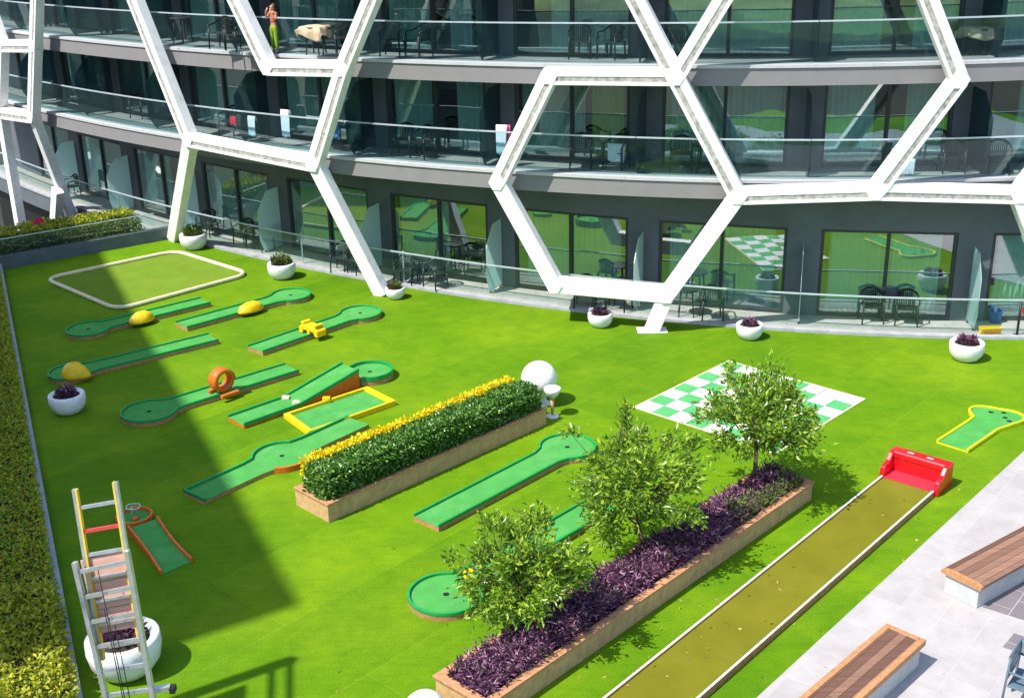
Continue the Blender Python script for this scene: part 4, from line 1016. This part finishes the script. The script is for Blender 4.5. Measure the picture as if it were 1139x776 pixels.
# ------------------------------------------------------------------ ladder
YL = 11.4
_d = _fw + (135-CX)/F_PX*_r - (660-CY)/F_PX*_u
lad = empty('extension_ladder', (_d.x*YL/_d.y, YL, 0), 0, 'tall aluminium extension ladder with yellow rails and pink board near the left hedge', 'ladder')
O = Vector(lad.location)
def at_y(px, py, y):
    d = _fw + (px-CX)/F_PX*_r - (py-CY)/F_PX*_u; t = y/d.y; return Vector((d.x*t, y, CAM_H+d.z*t))-O
y0, yt = O.y, O.y+.55
tl, tr_ = at_y(80, 547, yt), at_y(127, 539, yt); ml, mr = at_y(83, 625, y0+.36), at_y(141, 612, y0+.36)
bl, brr = at_y(118, 775, y0+.12), at_y(169, 768, y0+.12)
bl = ml+(bl-ml)*(ml.z/(ml.z-bl.z)); brr = mr+(brr-mr)*(mr.z/(mr.z-brr.z))
nl = Vector((0, -1, .15)).normalized(); back_ = Vector((0, .07, 0))
for p, q in ((bl, ml), (brr, mr)):
    o = MB(); o.bar(p, q, nl, .05, .075); o.build('rail', M['alu'], lad)
ib = [at_y(111, 737, y0+.2)+back_, at_y(157, 729, y0+.2)+back_]
for p, q, sg_ in ((ib[0], tl+back_, 1), (ib[1], tr_+back_, -1)):
    o = MB(); o.bar(p, q, nl, .035, .06); o.build('rail', M['alu'], lad)
    o = MB(); o.bar(p+Vector((sg_*.028, 0, 0)), q+Vector((sg_*.028, 0, 0)), nl, .02, .062); o.build('yellow_rail', M['yel_rail'], lad)
NR = int(ml.length and (ml-bl).length/.285)
for i in range(NR):
    k = (i+.6)/NR; o = MB(); o.bar(bl.lerp(ml, k), brr.lerp(mr, k), nl, .045, .035); o.build('rung', M['alu'], lad)
NI = int((tl-ib[0]).length/.285)
for i in range(NI+1):
    k = (i+.5)/(NI+.3); p, q = ib[0].lerp(tl+back_, k), ib[1].lerp(tr_+back_, k)
    if k > 1: continue
    o = MB(); o.bar(p, q, nl, .038, .03); o.build('rung', M['red_paint'] if i == NI-2 else M['alu'], lad)
zb_ = at_y(150, 712, y0+.2).z; kb = zb_/ml.z; bo = Vector((0, .125, 0)); ins = Vector((.012, 0, 0))
A_, B_, C_, D_ = bl.lerp(ml, kb)+bo+ins, brr.lerp(mr, kb)+bo-ins, mr+bo-ins+Vector((0, 0, -.06)), ml+bo+ins+Vector((0, 0, -.06))
for k0, k1 in ((0, .30), (.32, .66), (.68, 1)):
    o = MB(); bk = Vector((0, .0, 0)); pts = [A_.lerp(D_, k0)+bk, B_.lerp(C_, k0)+bk, B_.lerp(C_, k1)+bk, A_.lerp(D_, k1)+bk]
    o.v = [tuple(p) for p in pts]+[tuple(p+Vector((0, .02, 0))) for p in pts]; o.face((0,1,2,3)); o.face((7,6,5,4))
    for i in range(4): j = (i+1) % 4; o.face((i, 4+i, 4+j, j))
    o.build('board', M['board'], lad)
o = MB()
for dx, k0, k1 in ((.20, .3, .98), (.25, .35, .80), (.17, .3, .85)):
    p = bl.lerp(ml, k0)+Vector((dx, -.05, 0)); q = bl.lerp(ml, k1)+Vector((dx+.06, -.05, 0)); o.tube([p, (p+q)/2+Vector((.02, -.02, 0)), q], .006, 5)
o.build('cord', M['cord'], lad)
sp = at_y(188, 767, y0+.15); s0_ = brr.lerp(mr, (sp.z-brr.z)/(mr.z-brr.z))
o = MB(); o.bar(s0_+Vector((-.05, .03, 0)), sp+Vector((0, .05, 0)), Vector((0, 0, 1)), .07, .06); o.build('stabiliser_bar', M['alu'], lad)
o = MB(); o.box(sp+Vector((.03, .05, -.02)), (.06, .10, .07)); o.build('rubber_foot', M['cord'], lad)

# ------------------------------------------------------------------ terrace and balcony furniture
def make_chair(mat):
    e = empty('plastic_armchair', (0, 0, 0))
    o = MB(); o.box((0, 0, .42), (.46, .44, .028)); o.build('seat', mat, e, .012)
    o = MB(); n = 9; X = [-.24+.06*i for i in range(n)]
    yb = lambda x: .23-.55*x*x*1.0
    for sgn, zc in ((0, .80),):
        o.ribbon([Vector((x, yb(x)+.03, 0)) for x in X], [Vector((x, yb(x), 0)) for x in X], [.70+.09*(1-(x/.24)**2) for x in X], [.76+.10*(1-(x/.24)**2) for x in X])
    for x in [-.18+.045*i for i in range(9)]: o.bar((x, yb(x)+.015, .43), (x, yb(x)+.018, .76), Vector((0, 1, 0)), .022, .014)
    o.build('backrest', mat, e)
    for sx in (-.25, .25):
        o = MB(); o.tube([(sx*.9, .20, .74), (sx*1.1, .05, .66), (sx*1.1, -.20, .64), (sx*1.04, -.235, .56)], .022, 6); o.build('armrest', mat, e)
        for sy_ in (-.22, .20):
            o = MB(); o.tube([(sx*1.08, sy_*1.1, 0), (sx, sy_, .42 if sy_ > 0 else .58)], [.02, .026], 6); o.build('leg', mat, e)
    return e
def make_table(mat):
    e = empty('plastic_table', (0, 0, 0)); o = MB(); o.lathe([(.30, .68), (.31, .69), (.31, .715), (.30, .72)], 20); o.build('table_top', mat, e)
    for i in range(4):
        a = .785+i*1.571; o = MB(); o.tube([(.27*math.cos(a), .27*math.sin(a), 0), (.20*math.cos(a), .20*math.sin(a), .68)], .02, 6); o.build('leg', mat, e)
    return e
proto = {}
def place(kind, mat, px, py, z, rz, label, cat, group):
    key = (kind, mat)
    if key not in proto: proto[key] = (make_chair if kind == 'c' else make_table)(M[mat]); ob = proto[key]
    else: ob = copy_tree(proto[key])
    p = G(px, py, z); s = 2*GR[0]*p.x+GR[1]; ob.location = (p.x, p.y, z); ob.rotation_euler = (0, 0, math.atan(s)+rz)
    ob['label'] = label; ob['category'] = cat; ob['group'] = group; return ob
GC = 'dark chairs on the ground terrace'; BC = 'dark chairs on the balconies'; TBG = 'small tables on the terrace and balconies'
zg = .052
place('c', 'black', 968, 357, zg, .15, 'black plastic armchair on the terrace, left of the table before the rightmost full window', 'chair', GC)
place('c', 'black', 1007, 359.5, zg, -.1, 'black plastic armchair on the terrace, right of the table before the rightmost full window', 'chair', GC)
place('t', 'black', 988, 354, zg, 0, 'small dark table between the two black armchairs before the rightmost full window', 'table', TBG)
place('c', 'dkgreen', 791, 354, zg, .3, 'dark green armchair just right of the lattice foot with white plate', 'chair', GC)
place('t', 'dkgreen', 763, 350, zg, .2, 'dark green small table half behind the lattice foot with white plate', 'table', TBG)
place('c', 'dkgreen', 452, 315, zg, .2, 'dark green armchair left of the small table, just right of the tall lattice foot', 'chair', GC)
place('c', 'dkgreen', 485, 319.5, zg, -.3, 'dark green armchair right of the small table, beside the tall lattice foot', 'chair', GC)
place('t', 'dkgreen', 469, 314, zg, 0, 'small dark table between two green armchairs right of the tall lattice foot', 'table', TBG)
place('c', 'black', 651, 341, zg, .2, 'black armchair under the large hexagon, leftmost of three pieces of furniture', 'chair', GC)
place('t', 'black', 668, 340, zg, .0, 'small black table under the bottom bar of the large hexagon', 'table', TBG)
place('c', 'black', 689, 344, zg, -.2, 'black armchair under the large hexagon, right beside the frosted divider', 'chair', GC)
place('c', 'dkgreen', 381, 301, zg, .3, 'dark green armchair just left of the tall lattice foot, the left one of two', 'chair', GC)
place('c', 'dkgreen', 397, 303.5, zg, -.2, 'dark green armchair nearly touching the tall lattice foot on its left', 'chair', GC)
place('c', 'dkgreen', 232, 261.5, zg, .2, 'dark armchair on the terrace above the leftmost facade pot', 'chair', GC)
place('c', 'dkgreen', 273, 273, zg, .1, 'dark armchair on the terrace, left one of the group above the pot with mixed plants', 'chair', GC)
place('t', 'dkgreen', 284, 274, zg, 0, 'small dark table on the terrace above the pot with mixed plants', 'table', TBG)
place('c', 'dkgreen', 294, 277.5, zg, -.2, 'dark armchair on the terrace, right one of the group above the pot with mixed plants', 'chair', GC)
place('c', 'dkgreen', 81, 219.5, zg, 0, 'dark armchair on the far left terrace beside the lattice fork', 'chair', GC)
zb, zc = 3.83, 6.53
for (px, py, z, rz, kind, lab) in (
    (450, 172.5, zb, .2, 'c', 'black armchair on the lower balcony, left one of the pair left of the pink towel'),
    (471, 175, zb, -.2, 'c', 'black armchair on the lower balcony, right one of the pair left of the pink towel'),
    (384, 157, zb, .1, 'c', 'black armchair on the lower balcony just right of the long slanting lattice bar'),
    (646, 186, zb, .3, 'c', 'black armchair on the lower balcony inside the large hexagon, left of the white towel chair'),
    (686, 187, zb, -.2, 'c', 'black armchair on the lower balcony with a white towel over its back'),
    (757, 189, zb, .2, 'c', 'black armchair on the lower balcony beside the right slanting side of the large hexagon'),
    (784, 192, zb, 0, 't', 'small black table on the lower balcony behind the right slanting bar of the large hexagon'),
    (1057, 193, zb, .1, 'c', 'black armchair on the lower balcony just right of the right hand lattice bar'),
    (1108, 195, zb, -.2, 'c', 'black armchair on the lower balcony at the right edge of the picture'),
    (158, 131, zb, .2, 'c', 'black armchair on the lower balcony far left, between two dividers'),
    (258, 150, zb, .2, 'c', 'black armchair on the lower balcony with a red towel on its back'),
    (281, 153, zb, -.1, 't', 'small black table beside the red towel chair on the lower balcony'),
    (248, 54, zc, .2, 'c', 'black armchair on the upper balcony left of the person, left one of the pair'),
    (266, 56.5, zc, -.2, 'c', 'black armchair on the upper balcony left of the person, right one of the pair'),
    (204, 48, zc, .1, 't', 'small black table on the upper balcony near the steep lattice bar at left'),
    (352, 60.5, zc, .2, 't', 'small table on the upper balcony under a draped beige cloth'),
    (375, 61, zc, -.2, 'c', 'black armchair on the upper balcony right of the beige cloth table'),
    (437, 62, zc, .3, 'c', 'black armchair on the upper balcony, left one of the pair by the white curtain'),
    (467, 63.5, zc, -.3, 'c', 'black armchair on the upper balcony, right one of the pair by the white curtain'),
    (645, 65, zc, .3, 'c', 'black armchair on the upper balcony above the large hexagon, the left one'),
    (680, 65.5, zc, -.3, 'c', 'black armchair on the upper balcony above the large hexagon, the right one'),
    (752, 66, zc, .2, 'c', 'black armchair on the upper balcony seen through the lattice crossing'),
    (1084, 66, zc, .1, 't', 'small table on the upper balcony at the right, covered by a beige cloth')):
    place(kind, 'black', px, py, z, rz, lab, 'chair' if kind == 'c' else 'table', BC if kind == 'c' else TBG)

def cloth(name, p, w_, h_, mat, rz, label, cat, seed, over=.12):
    """towel hung over an edge: front fall, fold, short back fall"""
    o = MB(); nx, nz = 12, 10; rng = random.Random(seed); ph = rng.random()*6
    path = [(-.035, -h_*(1-i/nz)) for i in range(nz)] + [(-.02, .015), (.0, .025), (.02, .015)] + [(.035, -over*(i+1)/4) for i in range(4)]
    for k, (y, z) in enumerate(path):
        for i in range(nx+1):
            x = (i/nx-.5)*w_*(1-.12*min(1, -z/h_ if z < 0 else 0)); wv = .03*math.sin(i*1.15+ph)*min(1, max(0, -z)/h_*1.6)
            o.v.append((x, y-abs(wv) if y < 0 else y+abs(wv)*.5, z+.02*math.sin(i*.8+ph)*(k == 0)))
    for k in range(len(path)-1):
        for i in range(nx): a = k*(nx+1)+i; o.face((a, a+1, a+nx+2, a+nx+1), True)
    ob = o.build(name, M[mat], None, fix=False); sm = ob.modifiers.new('solid', 'SOLIDIFY'); sm.thickness = .008
    ob.location = p; ob.rotation_euler = (0, 0, rz); return tag(ob, label, cat)
def hang(px, py, off, w_, h_, mat, label, seed, c=SL):
    p = on_curve(px, py, c, off); s = 2*c[0]*p.x+c[1]; return cloth('towel', p, w_, h_, mat, math.atan(s), label, 'towel', seed)
hang(317.5, 123, -.5, .34, .75, 'towel', 'white towel hanging on the lower balcony left of the long slanting lattice bar', 1)
hang(280, 130, -.5, .30, .55, 'towel', 'white towel hung beside the red towel chair on the lower balcony', 2)
hang(372, 140, -.5, .32, .35, 'towel_blue', 'blue towel on the lower balcony right of the long slanting lattice bar', 3)
hang(558, 140, -.35, .30, .72, 'towel', 'white towel hanging at the left corner of the large hexagon on the lower balcony', 4)
hang(563.5, 140, -.42, .22, .60, 'towel_pink', 'pink towel hanging beside the white one near the hexagon corner', 5)
hang(263, 131, -.62, .50, .22, 'towel_red', 'red towel draped over a chair on the lower balcony', 6)
hang(686, 161, -.75, .46, .42, 'towel', 'white towel draped on a chair inside the large hexagon', 7)
hang(1011, 178, -.55, .30, .35, 'towel', 'white towel behind the right hand lattice bar on the lower balcony', 8)
def drape(px, py, z, label, mat, seed, sx=.86, sy=.70, drop=.40):
    """cloth lying over a small table, hanging unevenly on all sides"""
    p = G(px, py, z); rng = random.Random(seed); o = MB(); n = 26; ph = rng.random()*6
    for j in range(n+1):
        for i in range(n+1):
            u, v = (i/n-.5)*(sx+2*drop), (j/n-.5)*(sy+2*drop)
            du, dv = max(0, abs(u)-sx/2), max(0, abs(v)-sy/2); d = max(du, dv)
            x = math.copysign(min(abs(u), sx/2+.05*min(1, du*8)+.03*math.sin(v*16+ph)*min(1, du*6)), u); y = math.copysign(min(abs(v), sy/2+.05*min(1, dv*8)+.03*math.sin(u*16+ph)*min(1, dv*6)), v)
            o.v.append((x, y, .735 - d*(.8+.25*math.sin(u*5+v*4+ph)) + .008*math.sin(u*14+ph)))
    for j in range(n):
        for i in range(n): k = j*(n+1)+i; o.face((k, k+1, k+n+2, k+n+1), True)
    ob = o.build('table_cloth', M[mat], None, fix=False); md = ob.modifiers.new('solid', 'SOLIDIFY'); md.thickness = .008
    ob.location = p; ob.rotation_euler = (0, 0, math.atan(2*GR[0]*p.x+GR[1])+.2); tag(ob, label, 'cloth')
drape(352, 60.5, zc, 'beige cloth draped over the small table on the upper balcony near the person', 'towel_beige', 9, .62, .56, .36)
drape(1084, 66, zc, 'beige cloth draped over a small table on the upper balcony at the right', 'towel_beige', 10, .62, .56, .26)

# yellow floor sign and blue crate by the right divider
ys = G(1101, 371, .055); e = empty('yellow_floor_sign', ys, .05, 'yellow folded floor sign lying on the terrace edge at the right', 'floor sign')
for dy, rx in ((-.05, .5), (.05, -.5)):
    o = MB(); o.box((0, dy, .09), (.52, .02, .20), Matrix.Rotation(rx, 3, 'X')); o.build('panel', M['yellow'], e, .006)
o = MB()
for i in range(6): o.box((-.17+.068*i, -.112+.0, .10), (.035, .006, .05 if i % 2 else .07), Matrix.Rotation(.5, 3, 'X'))
o.build('dark_mark', M['trim'], e)
bc = G(1106, 358, .05); e = empty('blue_bin', bc, .05, 'blue bin behind the yellow floor sign on the right terrace', 'bin')
o = MB(); o.lathe([(.14, 0), (.17, .30), (.18, .31), (.165, .31), (.14, .03)], 20); o.build('bin_body', M['blue'], e)
pp = G(1131, 373, .05); e = empty('dark_post', pp, 0, 'short dark post with red tag at the right end of the terrace', 'post')
o = MB(); o.tube([(0, 0, 0), (0, 0, .85)], .03, 10); o.lathe([(.10, 0), (.10, .02)], 16); o.build('post_shaft', M['black'], e)
o = MB(); o.box((.10, -.04, .66), (.12, .02, .20)); o.build('red_tag', M['red'], e)

# ------------------------------------------------------------------ person on the upper balcony
def skin_mesh(name, verts, edges, radii, mat, parent, sub=2):
    me = bpy.data.meshes.new(name); me.from_pydata(verts, edges, []); me.update(); ob = bpy.data.objects.new(name, me); col.objects.link(ob); ob.parent = parent
    md = ob.modifiers.new('skin', 'SKIN'); md.use_smooth_shade = True
    for i, r_ in enumerate(radii): me.skin_vertices[0].data[i].radius = r_ if isinstance(r_, tuple) else (r_, r_)
    me.skin_vertices[0].data[0].use_root = True
    sb = ob.modifiers.new('sub', 'SUBSURF'); sb.levels = sub; sb.render_levels = sub
    me.materials.append(mat); return ob
pp = G(307, 58.5, 6.46); e = empty('person', pp, -.7, 'person in rust top and lime trousers on upper balcony, hands raised to the face', 'person')
V = [(0, 0, .92), (0, 0, 1.12), (0, 0, 1.33), (0, 0, 1.44), (0, -.01, 1.56), (0, -.015, 1.66)]; E_ = [(0,1),(1,2),(2,3),(3,4),(4,5)]; RR = [(.13,.10), (.11,.085), (.14,.09), .05, (.075,.09), (.06,.075)]
def chain(start, pts, rs):
    p = start
    for q, r_ in zip(pts, rs): V.append(q); RR.append(r_); E_.append((p, len(V)-1)); p = len(V)-1
    return p
for sx in (-1, 1):
    chain(0, [(sx*.09, 0, .84), (sx*.10, -.01, .47), (sx*.10, .01, .09), (sx*.10, -.10, .035)], [.085, .058, .042, .035])
    hnd = chain(2, [(sx*.17, 0, 1.37), (sx*.25, -.10, 1.16), (sx*.13, -.20, 1.42), (sx*.09, -.17, 1.50)], [.052, .042, .032, (.034, .018)])
    hv = Vector(V[hnd])
    for i in range(4): chain(hnd, [hv+Vector((sx*(.022-.014*i), .008, .045)), hv+Vector((sx*(.016-.013*i), .02, .080-.006*abs(i-1)))], [.009, .007])
    chain(hnd, [hv+Vector((-sx*.03, .0, .01)), hv+Vector((-sx*.045, .01, .035))], [.010, .008])
skin_mesh('body', V, E_, RR, M['skin'], e)
V2 = [(0, 0, .98), (0, 0, .88)]; E2_ = [(0, 1)]; R2_ = [(.145, .115), (.15, .115)]
for sx in (-1, 1):
    k = len(V2); V2 += [(sx*.09, 0, .80), (sx*.10, -.01, .46), (sx*.10, .005, .12)]; E2_ += [(1, k), (k, k+1), (k+1, k+2)]; R2_ += [.105, .085, .075]
skin_mesh('trousers', V2, E2_, R2_, M['trousers'], e)
V3 = [(0, 0, .99), (0, 0, 1.14), (0, 0, 1.34), (0, 0, 1.40)]; E3 = [(0,1),(1,2),(2,3)]; R3 = [(.145,.11), (.125,.10), (.155,.105), (.09, .07)]
for sx in (-1, 1): k = len(V3); V3 += [(sx*.17, 0, 1.37), (sx*.215, -.05, 1.27)]; E3 += [(2, k), (k, k+1)]; R3 += [.066, .060]
skin_mesh('top', V3, E3, R3, M['top'], e)
skin_mesh('hair', [(0, .03, 1.70), (0, .06, 1.62), (0, .075, 1.50), (0, .07, 1.40)], [(0,1),(1,2),(2,3)], [(.085, .075), (.09, .055), (.08, .04), (.05, .025)], M['hair'], e)
o = MB()
for sx in (-.028, .028): o.lathe([(.002, -.007), (.008, 0), (.002, .007)], 8, (sx, -.100, 1.615))
o.build('eyes', M['cord'], e)
o = MB(); o.lathe([(.016, -.02), (.014, 0), (.004, .03)], 8, (0, -.108, 1.585)); o.build('nose', M['skin'], e)
e.scale = (.76, .76, .76)
